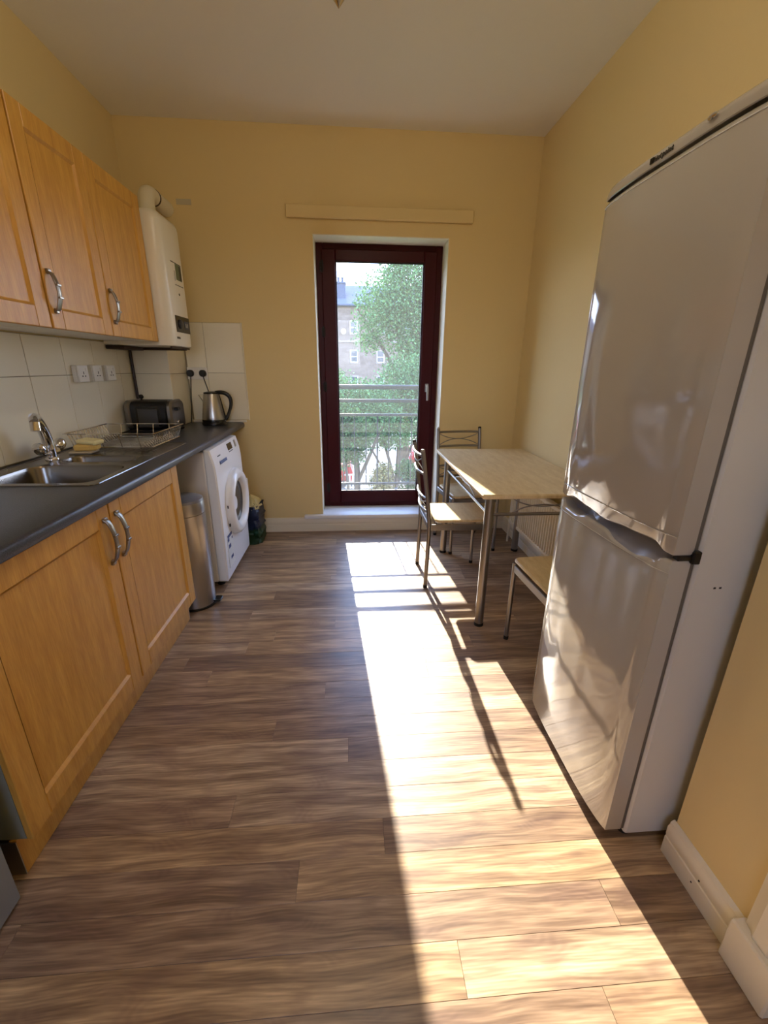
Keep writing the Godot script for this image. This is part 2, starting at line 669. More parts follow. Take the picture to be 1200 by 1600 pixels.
	struct("trim_2", b, M.gloss_white, "white moulded architrave of the near doorway", "architrave")
	b = MB.new()
	b.box(V(2.50, 0.006, 2.978), V(2.54, 2.025, 3.787), 0.003)
	for pz in [[3.08, 3.34], [3.42, 3.68]]:
		for py in [[0.25, 0.9], [1.05, 1.9]]:
			b.box(V(2.494, py[0], pz[0]), V(2.502, py[1], pz[1]), 0.004)
	struct("door_1", b, M.gloss_white)

func build_floor() -> void:
	var fl := struct("floor", bx(V(XL, -0.12, 0), V(XR, -0.0045, ZE)), M.subfloor)
	var pitch := 0.1035
	var known := {0: [0.62, 2.12], 1: [0.30, 1.296], 2: [0.40, 1.539], 3: [1.07, 2.30], 4: [0.36, 2.19], 5: [0.45, 1.431], 6: [1.148, 2.42], 7: [0.34, 1.95], 8: [1.329, 2.50], -1: [0.55, 1.70], -2: [1.02, 2.01], -3: [0.42, 1.60]}
	var z1 := 2.794
	var rows := []
	var k := 0
	while z1 - k * pitch > 0.0:
		k += 1
	for i in range(-24, k + 1):
		var za := maxf(z1 - (i + 1) * pitch, 0.002)
		var zb := minf(z1 - i * pitch, ZE - 0.002)
		if zb - za < 0.01 or za > ZE or zb < 0:
			continue
		var cuts := [XL + 0.001]
		if known.has(i):
			cuts.append_array(known[i])
		else:
			var x := rng.randf_range(0.15, 1.0)
			while x < XR - 0.15:
				cuts.append(x)
				x += rng.randf_range(0.85, 1.15)
		cuts.append(XR - 0.001)
		for j in cuts.size() - 1:
			rows.append([cuts[j], cuts[j + 1], za, zb])
	for q in rows:
		var b := MB.new()
		var lo := V(q[0] + 0.0004, -0.004, q[2] + 0.0004)
		var hi := V(q[1] - 0.0004, 0.0, q[3] - 0.0004)
		b.box(lo, hi, 0.0004)
		var ou := rng.randf()
		var ov := rng.randf()
		var fl_u := -1.0 if rng.randf() < 0.5 else 1.0
		for i in b.v.size():
			b.uv[i] = Vector2(ou + fl_u * (b.v[i].x - lo.x) / 1.25, ov + (b.v[i].z - lo.z) / 0.62 + b.v[i].y)
		part(fl, "plank", b, M["floor_%d" % rng.randi_range(0, 4)])

# ---------------------------------------------------------------- glazed door, sill, batten
func build_balcony_door() -> void:
	# painted reveal lining
	var b := MB.new()
	b.box(V(1.203, 0.155, -0.26), V(1.209, 2.188, -0.001), 0.001)
	b.box(V(2.158, 0.155, -0.26), V(2.164, 2.188, -0.001), 0.001)
	b.box(V(1.203, 2.186, -0.26), V(2.164, 2.194, -0.001), 0.001)
	struct("trim_3", b, M.reveal_paint, "pale painted lining of the balcony door opening", "reveal")
	# window board
	b = MB.new()
	b.prism(PackedVector2Array([Vector2(-0.3, 0.118), Vector2(0.035, 0.118), Vector2(0.043, 0.124), Vector2(0.045, 0.136), Vector2(0.041, 0.147), Vector2(0.033, 0.152), Vector2(-0.3, 0.154)]), 1.209, 2.158, Transform3D(Basis(V(0, 0, 1), V(0, 1, 0), V(1, 0, 0)), V(0, 0, 0)))
	b.box(V(1.055, 0.1185, 0.0005), V(2.3, 0.15, 0.042), 0.005)
	struct("trim_4", b, M.sill_paint, "white window board under the glazed balcony door", "window sill")
	# the glazed door itself
	var d := Node3D.new()
	d.name = "window_1"
	d.set_meta("kind", "structure")
	d.set_meta("label", "tall glazed balcony door in a dark mahogany red frame")
	add_child(d)
	var z0 := -0.235
	var z1 := -0.18
	b = MB.new()
	b.box(V(1.209, 0.155, z0), V(1.262, 2.187, z1 - 0.012), 0.004)
	b.box(V(2.105, 0.155, z0), V(2.158, 2.187, z1 - 0.012), 0.004)
	b.box(V(1.262, 2.135, z0), V(2.105, 2.187, z1 - 0.012), 0.004)
	b.box(V(1.262, 0.155, z0), V(2.105, 0.20, z1 - 0.012), 0.004)
	part(d, "outer_frame", b, M.mahogany)
	b = MB.new()
	var sx0 := 1.25
	var sx1 := 2.117
	var gx0 := 1.352
	var gx1 := 2.020
	var gy0 := 0.289
	var gy1 := 2.070
	for q in [[V(sx0, 0.188, z0 + 0.008), V(gx0, 2.147, z1)], [V(gx1, 0.188, z0 + 0.008), V(sx1, 2.147, z1)], [V(gx0, gy1, z0 + 0.008), V(gx1, 2.147, z1)], [V(gx0, 0.188, z0 + 0.008), V(gx1, gy0, z1)]]:
		b.box(q[0], q[1], 0.006)
	part(d, "sash", b, M.mahogany)
	b = MB.new()
	for q in [[V(gx0 - 0.002, gy0, z0 + 0.02), V(gx0 + 0.008, gy1, z1 - 0.012)], [V(gx1 - 0.008, gy0, z0 + 0.02), V(gx1 + 0.002, gy1, z1 - 0.012)], [V(gx0, gy1 - 0.008, z0 + 0.02), V(gx1, gy1 + 0.002, z1 - 0.012)], [V(gx0, gy0 - 0.002, z0 + 0.02), V(gx1, gy0 + 0.008, z1 - 0.012)]]:
		b.box(q[0], q[1], 0.002)
	part(d, "glazing_seal", b, M.seal)
	part(d, "pane", bx(V(gx0, gy0, -0.212), V(gx1, gy1, -0.2115)), M.glass)
	b = MB.new()
	b.quad(V(gx0, gy0, -0.2135), V(gx1, gy0, -0.2135), V(gx1, gy1, -0.2135), V(gx0, gy1, -0.2135), Vector3.BACK)
	part(d, "dust_film", b, M.dust, "thin film of dirt on the outside of the pane")
	var hd := MB.new()
	hd.box(V(2.060, 1.135, z1), V(2.088, 1.20, z1 + 0.008), 0.003)
	hd.tube([V(2.074, 1.185, z1 + 0.004), V(2.074, 1.185, z1 + 0.04)], 0.008, 10)
	hd.tube([V(2.074, 1.19, z1 + 0.044), V(2.075, 1.15, z1 + 0.046), V(2.077, 1.07, z1 + 0.044)], [0.009, 0.0095, 0.008], 10)
	part(d, "handle", hd, M.satin)
	for y in [0.33, 1.17, 1.58, 2.03]:
		var hb := MB.new()
		hb.tube([V(1.252, y - 0.04, z1 + 0.004), V(1.252, y + 0.04, z1 + 0.004)], 0.008, 8)
		hb.box(V(1.236, y - 0.03, z1 - 0.012), V(1.264, y + 0.03, z1 + 0.003), 0.002)
		part(d, "hinge", hb, M.seal)
	# batten above the opening
	b = MB.new()
	b.box(V(1.033, 2.28, 0), V(2.321, 2.356, 0.026), 0.004)
	solo("curtain_batten", b, M.paint, "long cream painted batten fixed to the wall above the balcony door", "batten")
	b = MB.new()
	b.box(V(0.318, 2.333, 0), V(0.415, 2.366, 0.0025), 0.001)
	solo("tape_strip", b, M.tape_grey, "short strip of grey tape stuck on the yellow wall beside the flue", "tape")

# ---------------------------------------------------------------- outside
func leaf_mesh(s: float) -> ArrayMesh:
	var b := MB.new()
	var pts := [[V(0, 0, 0), V(0.32, 0.35, 0.06), V(0, 0.45, 0.0), V(-0.32, 0.35, 0.06)], [V(0, 0.45, 0.0), V(0.32, 0.35, 0.06), V(0, 1.0, -0.1), V(-0.32, 0.35, 0.06)]]
	for p in pts:
		b.quad(p[0] * s, p[1] * s, p[2] * s, p[3] * s, Vector3.BACK)
	return b.mesh()

func foliage(parent: Node, count: int, blobs: Array, size: float, mt: Material, sd: int) -> void:
	var r := RandomNumberGenerator.new()
	r.seed = sd
	var mm := MultiMesh.new()
	mm.transform_format = MultiMesh.TRANSFORM_3D
	mm.use_colors = true
	mm.mesh = leaf_mesh(size)
	mm.instance_count = count
	var total := 0.0
	for q in blobs:
		total += q[1].x * q[1].y * q[1].z
	for i in count:
		var pick := r.randf() * total
		var q: Array = blobs[0]
		for w in blobs:
			pick -= w[1].x * w[1].y * w[1].z
			if pick <= 0.0:
				q = w
				break
		var d := Vector3(r.randfn(), r.randfn(), r.randfn()).normalized() * pow(r.randf(), 0.42) * (1.0 + 0.12 * sin(i * 0.37))
		var at: Vector3 = q[0] + d * q[1]
		var bb := Basis.from_euler(Vector3(r.randf_range(-1.2, 1.2), r.randf() * TAU, r.randf_range(-1.2, 1.2))).scaled(Vector3.ONE * r.randf_range(0.7, 1.35))
		mm.set_instance_transform(i, Transform3D(bb, at))
		var k := r.randf_range(0.45, 1.45)
		mm.set_instance_color(i, Color(k * r.randf_range(0.9, 1.1), k, k * r.randf_range(0.85, 1.05)))
	var o := MultiMeshInstance3D.new()
	o.name = "foliage"
	o.multimesh = mm
	o.material_override = mt
	o.set_meta("kind", "stuff")
	parent.add_child(o, true)

func tree(called: String, label: String, base: Vector3, stems: Array, blobs: Array, count: int, size: float, mt: Material, sd: int, cat := "tree") -> void:
	var t := thing(called, label, cat, base)
	for s in stems:
		var b := MB.new()
		b.tube(bez(s[0], s[1], s[2], s[3], 7), [s[4], s[4] * .95, s[4] * .88, s[4] * .8, s[4] * .7, s[4] * .6, s[4] * .45, s[4] * .3], 7)
		part(t, "stem", b, M.bark)
	foliage(t, count, blobs, size, mt, sd)

func car(label: String, at: Vector3, turn: float, tall: float) -> void:
	var t := thing("car", label, "car", at, turn)
	var b := MB.new()
	var body := PackedVector2Array([Vector2(-2.05, 0.3), Vector2(-2.1, 0.62), Vector2(-1.95, 0.86), Vector2(-1.0, 0.95), Vector2(1.6, 0.97), Vector2(2.0, 0.9), Vector2(2.08, 0.6), Vector2(2.02, 0.3)])
	b.prism(body, -0.85, 0.85, Transform3D.IDENTITY, 0.08)
	part(t, "body", b, M.car_red)
	b = MB.new()
	b.prism(PackedVector2Array([Vector2(-1.0, 0.93), Vector2(-0.35, 1.42 * tall), Vector2(0.9, 1.46 * tall), Vector2(1.65, 0.95)]), -0.78, 0.78, Transform3D.IDENTITY, 0.1)
	part(t, "roof", b, M.car_red)
	for s in [-1.0, 1.0]:
		b = MB.new()
		b.prism(PackedVector2Array([Vector2(-0.8, 0.98), Vector2(-0.28, 1.34 * tall), Vector2(0.84, 1.38 * tall), Vector2(1.42, 1.0)]), 0.765 * s, 0.79 * s)
		part(t, "side_window", b, M.car_glass)
	b = MB.new()
	b.quad(V(-1.0, 0.96, -0.66), V(-1.0, 0.96, 0.66), V(-0.42, 1.39 * tall, 0.6), V(-0.42, 1.39 * tall, -0.6), V(-1, 0.3, 0))
	part(t, "windscreen", b, M.car_glass)
	for q in [[-1.3, -0.82], [-1.3, 0.82], [1.3, -0.82], [1.3, 0.82]]:
		b = MB.new()
		b.lathe([Vector2(0.1, -0.1), Vector2(0.28, -0.1), Vector2(0.32, -0.06), Vector2(0.32, 0.06), Vector2(0.28, 0.1), Vector2(0.1, 0.1)], 18, Transform3D(Basis(V(1, 0, 0), V(0, 0, 1), V(0, -1, 0)), V(q[0], 0.32, q[1])))
		part(t, "wheel", b, M.tyre)
	for s in [-0.6, 0.6]:
		part(t, "headlight", bx(V(-2.1, 0.62, s - 0.14), V(-2.02, 0.76, s + 0.14), 0.02), M.label_paper)

func build_outside() -> void:
	# balustrade
	var t := thing("balcony_railing", "grey painted steel balcony railing outside the glazed door", "railing", V(1.7, 0, -0.62))
	for q in [[1.152, 0.021], [1.030, 0.016], [0.903, 0.012], [0.245, 0.012]]:
		var b := MB.new()
		b.tube([V(-0.95, q[0], 0), V(0.95, q[0], 0)], q[1], 12)
		part(t, "rail", b, M.rail_paint)
	for i in 17:
		var b := MB.new()
		var x := -0.9 + i * 0.1085
		b.tube([V(x + 0.03, 0.245, 0), V(x + 0.03, 0.903, 0)], 0.0048 if i % 5 != 3 else 0.007, 8)
		part(t, "bar", b, M.rail_paint)
	for s in [-0.93, 0.93]:
		var b := MB.new()
		b.tube([V(s, 0.15, 0), V(s, 1.15, 0)], 0.018, 10)
		part(t, "post", b, M.rail_paint)
	struct("balcony_ledge", bx(V(0.7, 0.02, -0.68), V(2.7, 0.16, -0.3), 0.01), M.concrete)
	# ground
	struct("ground", bx(V(-60, -3.7, -90), V(70, -3.3, -1.5)), M.grass)
	struct("street", bx(V(-60, -3.3, -24), V(70, -3.2, -12.9)), M.asphalt)
	struct("pavement", bx(V(-60, -3.3, -12.9), V(70, -3.12, -11.9), 0.02), M.pavement)
	struct("far_pavement", bx(V(-60, -3.3, -28), V(70, -3.12, -24), 0.02), M.pavement)
	# the sandstone building across the street
	var bd := thing("stone_building", "long sandstone terrace with slate roof and chimneys behind the trees", "building", V(0, 0, -62))
	part(bd, "wall", bx(V(-22, -3.3, -10), V(30, 9.25, 0)), M.stone)
	var b := MB.new()
	b.prism(PackedVector2Array([Vector2(0.5, 9.35), Vector2(-5, 12.6), Vector2(-10.5, 9.35)]), -22.2, 30.2, Transform3D(Basis(V(0, 0, 1), V(0, 1, 0), V(1, 0, 0)), Vector3.ZERO))
	part(bd, "roof", b, M.slate)
	part(bd, "eaves_gutter", bx(V(-22.2, 9.2, -0.2), V(30.2, 9.5, 0.55), 0.08), M.slate)
	part(bd, "string_course", bx(V(-22.1, 4.55, -0.1), V(30.1, 4.8, 0.14), 0.03), M.stone_trim)
	for x in [-12.0, 0.2, 13.0, 24.0]:
		var ch := part(bd, "chimney", bx(V(x - 0.75, 9.5, -2.6), V(x + 0.55, 12.3, -1.2), 0.05), M.slate)
		part(ch, "chimney_cap", bx(V(x - 0.85, 12.2, -2.7), V(x + 0.65, 12.45, -1.1), 0.05), M.slate)
		for i in 2:
			b = MB.new()
			b.lathe([Vector2(0.17, 12.4), Vector2(0.15, 12.95), Vector2(0.19, 13.0), Vector2(0.19, 13.1)], 12, Transform3D(Basis.IDENTITY, V(x - 0.4 + i * 0.55, 0, -1.9)))
			part(ch, "chimney_pot", b, M.slate)
	for i in range(-5, 8):
		for y in [-1.6, 1.91, 5.75]:
			var x := 1.36 + i * 3.81
			var w := part(bd, "window", bx(V(x - 0.14, y - 0.2, -0.1), V(x + 1.16, y + 1.7, 0.06), 0.02), M.stone_trim)
			part(w, "pane", bx(V(x, y, 0.05), V(x + 1.02, y + 1.5, 0.075)), M.window_dark)
			b = MB.new()
			b.box(V(x, y + 0.7, 0.06), V(x + 1.02, y + 0.79, 0.1))
			b.box(V(x, y, 0.06), V(x + 0.07, y + 1.5, 0.1))
			b.box(V(x + 0.95, y, 0.06), V(x + 1.02, y + 1.5, 0.1))
			b.box(V(x, y, 0.06), V(x + 1.02, y + 0.08, 0.1))
			part(w, "sash", b, M.window_white)
	b = MB.new()
	b.lathe([Vector2(0.0, 0.0), Vector2(0.2, 0.03), Vector2(0.34, 0.12), Vector2(0.36, 0.12), Vector2(0.21, -0.02), Vector2(0.0, -0.05)], 20, Transform3D(Basis(V(1, 0, 0), V(0, 0, 1), V(0, -1, 0)), V(0.44, 5.98, -61.7)))
	b.tube([V(0.44, 5.98, -61.75), V(0.44, 5.98, -62.0)], 0.04, 8)
	solo("wall_dish", b, M.cream_dish, "round cream dish on the sandstone wall under the eaves", "dish")
	# trees: the large one in the middle distance, lower ones before it
	tree("tall_tree", "tall airy tree with pale green crown filling the upper right pane", V(3.6, -3.2, -14.5),
		[[V(0, 0, 0), V(0.1, 2, 0), V(0.2, 4, 0), V(0.7, 7.2, 0.2), 0.2], [V(0.1, 3.4, 0), V(-0.5, 4.6, 0.2), V(-1.0, 5.4, 0.3), V(-1.9, 6.6, 0.3), 0.09], [V(0.1, 3.0, 0), V(0.9, 4.2, 0.4), V(1.8, 5.2, 0.2), V(2.8, 7.0, 0), 0.1], [V(0.2, 4.4, 0), V(-0.1, 5.4, -0.5), V(-0.6, 6.6, -0.6), V(-0.8, 8.2, -0.4), 0.07]],
		[[V(-0.9, 6.55, 0.2), V(1.15, 1.35, 1.2)], [V(0.6, 6.9, 0), V(1.7, 1.8, 1.4)], [V(2.6, 6.9, -0.2), V(1.8, 1.9, 1.5)], [V(-0.1, 8.1, -0.3), V(1.0, 1.0, 0.9)], [V(1.2, 9.3, 0), V(0.8, 0.55, 0.7)], [V(2.5, 9.0, 0), V(0.7, 0.6, 0.7)], [V(-1.45, 5.5, 0.3), V(0.65, 0.55, 0.6)], [V(0.5, 5.1, 0.3), V(1.3, 0.85, 1.0)]],
		34000, 0.105, M.leaf, 101)
	tree("broad_tree", "broad bright green tree behind the upper railing bars", V(1.6, -3.2, -11.6),
		[[V(0, 0, 0), V(0.1, 1.2, 0), V(-0.1, 2.4, 0), V(-0.5, 4.0, 0), 0.12], [V(0, 0.5, 0), V(0.5, 1.6, 0.2), V(0.8, 2.4, 0.1), V(1.3, 3.6, 0), 0.07]],
		[[V(-0.7, 3.3, 0), V(1.1, 1.1, 0.9)], [V(0.5, 3.2, 0.1), V(1.0, 0.95, 0.9)], [V(-0.9, 1.9, 0.2), V(0.8, 1.1, 0.8)]],
		14000, 0.09, M.leaf, 102)
	tree("leaning_tree", "light green many stemmed tree behind the right half of the railing", V(3.1, -3.2, -12.6),
		[[V(0, 0, 0), V(-0.1, 0.8, 0), V(-0.4, 1.7, 0), V(-0.9, 3.2, 0), 0.07], [V(0, 0, 0), V(0.1, 0.9, 0), V(0.1, 1.8, 0.1), V(0.1, 3.4, 0), 0.08], [V(0, 0, 0), V(0.3, 0.8, 0), V(0.6, 1.7, 0), V(1.1, 3.3, 0), 0.07], [V(-0.1, 0.2, 0), V(-0.5, 0.8, 0.1), V(-0.8, 1.4, 0.1), V(-1.4, 2.4, 0), 0.05]],
		[[V(0.5, 3.9, 0), V(1.3, 1.0, 1.0)], [V(-0.6, 3.0, 0.1), V(1.0, 0.9, 0.9)], [V(1.2, 2.8, 0), V(0.9, 0.9, 0.9)], [V(-0.3, 2.15, 0), V(1.25, 0.6, 0.9)]],
		18000, 0.09, M.leaf, 103)
	tree("dark_shrub", "dark leafy shrub beyond the lower left railing bars", V(1.35, -3.2, -9.6),
		[[V(0, 0, 0), V(0, 0.8, 0), V(-0.1, 1.6, 0), V(-0.2, 2.6, 0), 0.06]],
		[[V(0.1, 2.45, 0), V(0.6, 0.85, 0.5)], [V(-0.4, 2.9, 0), V(0.55, 0.7, 0.5)]],
		7000, 0.085, M.leaf_dark, 104, "shrub")
	tree("clipped_hedge", "olive brown clipped hedge behind the middle of the railing", V(2.4, -3.2, -9.2),
		[[V(0, 0, 0), V(0, 0.4, 0), V(0, 0.8, 0), V(0, 1.3, 0), 0.04]],
		[[V(0, 1.42, 0), V(0.34, 0.34, 0.4)], [V(-0.1, 1.1, 0), V(0.36, 0.42, 0.4)], [V(0.05, 0.6, 0), V(0.4, 0.6, 0.4)]],
		4500, 0.07, M.leaf_olive, 105, "hedge")
	tree("round_bush", "dark green round bush beyond the lower right railing bars", V(3.25, -3.2, -9.3),
		[[V(0, 0, 0), V(0, 0.4, 0), V(0, 0.8, 0), V(0, 1.2, 0), 0.04]],
		[[V(-0.1, 1.5, 0), V(0.4, 0.36, 0.4)], [V(0.25, 1.25, 0), V(0.42, 0.5, 0.4)], [V(0, 0.6, 0), V(0.45, 0.6, 0.4)]],
		4500, 0.08, M.leaf_dark, 106, "bush")
	car("red car parked at the kerb beyond the left railing bars", V(-0.62, -3.2, -13.5), 0.0, 1.15)
	car("red car seen small between the bush and the chair back", V(6.15, -3.2, -16.6), 0.0, 1.0)
	var fe := thing("picket_fence", "white upright railing beside the street below the balcony", "fence", V(1.75, -3.2, -12.45))
	for i in 10:
		part(fe, "picket", bx(V(-0.55 + i * 0.12, 0, -0.02), V(-0.505 + i * 0.12, 0.62, 0.02), 0.006), M.fence_white)
	for y in [0.1, 0.6]:
		part(fe, "fence_rail", bx(V(-0.6, y, -0.03), V(0.62, y + 0.05, 0.03), 0.006), M.fence_white)

# ---------------------------------------------------------------- kitchen units
# a shaker door seen along +x: front at x = xf, thickness behind
func shaker(xf: float, y0: float, y1: float, z0: float, z1: float) -> MB:
	var b := MB.new()
	var s := 0.072
	var x0 := xf - 0.019
	b.box(V(x0, y0, z0), V(xf, y1, z0 + s), 0.0025)
	b.box(V(x0, y0, z1 - s), V(xf, y1, z1), 0.0025)
	b.box(V(x0, y0, z0 + s), V(xf, y0 + s, z1 - s), 0.0025)
	b.box(V(x0, y1 - s, z0 + s), V(xf, y1, z1 - s), 0.0025)
	# recessed panel with a sloping border
	var rows := []
	for q in [[0.0, xf - 0.0005], [0.008, xf - 0.0085]]:
		rows.append([V(q[1], y0 + s + q[0], z0 + s + q[0]), V(q[1], y0 + s + q[0], z1 - s - q[0]), V(q[1], y1 - s - q[0], z1 - s - q[0]), V(q[1], y1 - s - q[0], z0 + s + q[0])])
	b.grid(rows, true, Vector3.RIGHT)
	b.box(V(x0, y0 + s - 0.002, z0 + s - 0.002), V(xf - 0.0086, y1 - s + 0.002, z1 - s + 0.002))
	return b

func bow_handle(x: float, y0: float, y1: float, z: float) -> MB:
	var b := MB.new()
	var m := (y0 + y1) * 0.5
	var rows := []
	for i in 17:
		var u := float(i) / 16.0
		var y := lerpf(y1, y0, u)
		var bow := 0.027 * pow(sin(PI * u), 0.55)
		var w := 0.010 + 0.002 * absf(cos(PI * u))
		var row := []
		for p in rrect(-0.004, 0.004, -w, w, 0.0035, 3):
			row.append(V(x + 0.003 + bow + p.x, y, z + p.y))
		rows.append(row)
	b.grid(rows)
	b.fan(rows[0], Vector3.UP)
	b.fan(rows[16], Vector3.DOWN)
	for y in [y1 - 0.004, y0 + 0.004]:
		b.box(V(x - 0.001, y - 0.009, z - 0.010), V(x + 0.012, y + 0.009, z + 0.010), 0.003)
	for k in [-1.0, 1.0]:
		b.box(V(x + 0.026, m + k * 0.022 - 0.004, z - 0.0115), V(x + 0.0365, m + k * 0.022 + 0.004, z + 0.0115), 0.001)
	return b

func build_base_units() -> void:
	var t := thing("sink_cabinet", "beech double door base cabinet under the sink", "cabinet")
	var b := MB.new()
	b.box(V(0.02, 0.128, 1.325), V(0.582, 0.868, 1.343))
	b.box(V(0.02, 0.128, 2.551), V(0.582, 0.868, 2.569))
	b.box(V(0.02, 0.128, 1.343), V(0.582, 0.146, 2.551))
	b.box(V(0.02, 0.146, 1.343), V(0.03, 0.868, 2.551))
	part(t, "carcass", b, M.carcass_grey)
	var pl := MB.new()
	pl.box(V(0.538, 0.001, 1.322), V(0.556, 0.126, 2.572), 0.001)
	part(t, "plinth", pl, M.beech)
	b = MB.new()
	b.box(V(0.505, 0.001, 2.572), V(0.556, 0.122, 2.575), 0.0005)
	part(t, "plinth_end", b, M.satin, "silver plinth end strip")
	b = MB.new()
	b.box(V(0.505, 0.001, 1.318), V(0.556, 0.122, 1.322), 0.0005)
	part(t, "plinth_end", b, M.satin, "silver plinth end strip")
	for q in [[1.321, 1.938, 1.964], [1.945, 2.572, 1.985]]:
		var d := part(t, "door", shaker(0.603, 0.128, 0.865, q[0], q[1]), M.beech)
		part(d, "handle", bow_handle(0.603, 0.655, 0.822, q[2] if q[2] > q[0] and q[2] < q[1] else (q[1] - 0.03)), M.handle_metal)
	# the cooker that stands before the near end of the run
	var ck := thing("cooker", "grey freestanding cooker at the near end of the base units", "cooker")
	part(ck, "side_panel", bx(V(0.0, 0.03, 2.640), V(0.545, 0.905, 3.19), 0.004), M.oven_grey)
	part(ck, "oven_door", bx(V(0.547, 0.012, 2.635), V(0.588, 0.72, 3.195), 0.006), M.oven_grey)
	part(ck, "control_panel", bx(V(0.547, 0.726, 2.635), V(0.588, 0.9, 3.195), 0.006), M.oven_grey)
	b = MB.new()
	b.tube([V(0.588, 0.68, 2.70), V(0.62, 0.68, 2.70), V(0.62, 0.68, 3.13), V(0.588, 0.68, 3.13)], 0.009, 8)
	part(ck, "handle", b, M.satin)
	part(ck, "hob", bx(V(0.005, 0.905, 2.64), V(0.588, 0.918, 3.19), 0.004), M.black_gloss)
	for i in 4:
		b = MB.new()
		b.lathe([Vector2(0.02, 0), Vector2(0.018, 0.018), Vector2(0.012, 0.022)], 14, Transform3D(Basis(V(0, 1, 0), V(1, 0, 0), V(0, 0, -1)), V(0.588, 0.82, 2.75 + i * 0.11)))
		part(ck, "knob", b, M.black)

func build_wall_units() -> void:
	var spec := [["beech wall cabinet with two doors beside the white boiler", 0.607, 1.556, [[0.609, 1.113, 1.087], [1.118, 1.5545, 1.528]]], ["beech wall cabinet nearest the camera cut by the frame edge", 1.564, 2.52, [[1.566, 2.04, 2.012], [2.045, 2.518, 2.49]]]]
	for q in spec:
		var t := thing("wall_cabinet", q[0], "cabinet", Vector3.ZERO, 0.0, "beech wall cabinets")
		var b := MB.new()
		b.box(V(XL, 1.459, q[1]), V(0.288, 2.184, q[1] + 0.018))
		b.box(V(XL, 1.459, q[2] - 0.018), V(0.288, 2.184, q[2]))
		b.box(V(XL, 1.459, q[1] + 0.018), V(0.298, 1.477, q[2] - 0.018))
		b.box(V(XL, 2.166, q[1] + 0.018), V(0.288, 2.184, q[2] - 0.018))
		b.box(V(XL, 1.477, q[1] + 0.018), V(XL + 0.008, 2.166, q[2] - 0.018))
		part(t, "carcass", b, M.white_plastic)
		for w in q[3]:
			var d := part(t, "door", shaker(0.32, 1.4555, 2.187, w[0], w[1]), M.beech)
			part(d, "handle", bow_handle(0.32, 1.515, 1.66, w[2]), M.handle_metal)

func build_worktop_and_tiles() -> void:
	# worktop with a cut-out for the sink (x 0.06..0.51, z 1.00..1.85)
	var b := MB.new()
	b.box(V(XL, 0.872, 0.001), V(0.06, 0.91, 2.60))
	b.box(V(0.06, 0.872, 0.001), V(0.50, 0.91, 1.02))
	b.box(V(0.06, 0.872, 1.84), V(0.50, 0.91, 2.60))
	var prof := PackedVector2Array([Vector2(0.50, 0.872), Vector2(0.617, 0.872), Vector2(0.624, 0.875), Vector2(0.6265, 0.881), Vector2(0.6265, 0.896), Vector2(0.624, 0.903), Vector2(0.619, 0.908), Vector2(0.612, 0.91), Vector2(0.50, 0.91)])
	b.prism(prof, 0.001, 2.60, Transform3D.IDENTITY)
	solo("worktop", b, M.worktop, "long dark speckled kitchen worktop with rounded front edge", "worktop")
	# splashback tiles, each a piece of its own
	var g := bx(V(XL, 0.91, 0.31), V(-0.006, 1.452, 2.62))
	var sb := struct("splashback_left", g, M.grout)
	var zs := [0.31, 0.472]
	while zs[-1] < 2.6:
		zs.append(zs[-1] + 0.2695)
	for i in zs.size() - 1:
		for y in [[0.914, 1.27], [1.27, 1.452]]:
			part(sb, "tile", bx(V(-0.008, y[0] + 0.0015, zs[i] + 0.0015), V(0.0, y[1] - 0.0015, minf(zs[i + 1], 2.62) - 0.0015), 0.0012), M.tile)
	sb = struct("splashback_back", bx(V(0.24, 0.93, 0), V(0.668, 1.617, 0.003)), M.grout)
	for x in [[0.255, 0.397], [0.397, 0.665]]:
		for y in [[0.93, 1.272], [1.272, 1.616]]:
			part(sb, "tile", bx(V(x[0] + 0.001, y[0] + 0.001, 0.001), V(x[1] - 0.001, y[1] - 0.001, 0.009), 0.0015), M.tile)
	b = MB.new()
	b.box(V(0.665, 0.925, 0), V(0.674, 1.619, 0.011), 0.003)
	part(sb, "edge_trim", b, M.gloss_white)
	part(sb, "upstand", bx(V(0.25, 0.911, 0.001), V(0.648, 0.928, 0.012), 0.003), M.gloss_white)
	# tiled pipe boxing under the boiler
	sb = struct("pipe_boxing", bx(V(-0.011, 0.911, 0.001), V(0.234, 1.424, 0.302)), M.grout)
	for y in [[0.914, 1.268], [1.268, 1.424]]:
		part(sb, "tile", bx(V(0.001, y[0] + 0.001, 0.301), V(0.2415, y[1] - 0.001, 0.31), 0.001), M.tile)
		part(sb, "tile", bx(V(0.233, y[0] + 0.001, 0.002), V(0.242, y[1] - 0.001, 0.3005), 0.001), M.tile)

# ---------------------------------------------------------------- fridge freezer
func poly_y(pts: Array, z: float) -> float:
	if z <= pts[0].x:
		return pts[0].y
	for i in pts.size() - 1:
		if z <= pts[i + 1].x:
			var u: float = (z - pts[i].x) / (pts[i + 1].x - pts[i].x)
			u = u * u * (3.0 - 2.0 * u)
			return lerpf(pts[i].y, pts[i + 1].y, u)
	return pts[pts.size() - 1].y

# front of the fridge doors at depth z: flat in the middle, curving away towards both edges
func door_x(z: float) -> float:
	var e := minf(z - 2.063, 2.598 - z)
	var u := clampf((0.2 - e) / 0.2, 0.0, 0.985)
	return 2.165 + 0.021 * (1.0 - sqrt(1.0 - u * u))

func door_path(inset: float) -> Array:
	var p := []
	var z0 := 2.063 + inset
	var z1 := 2.598 - inset
	p.append(Vector2(2.229, z0))
	for i in 61:
		var u := i / 60.0
		var z := lerpf(z0, z1, 0.5 - 0.5 * cos(PI * u))
		p.append(Vector2(door_x(clampf(z, 2.063, 2.598)) + inset, z))
	p.append(Vector2(2.229, z1))
	return p

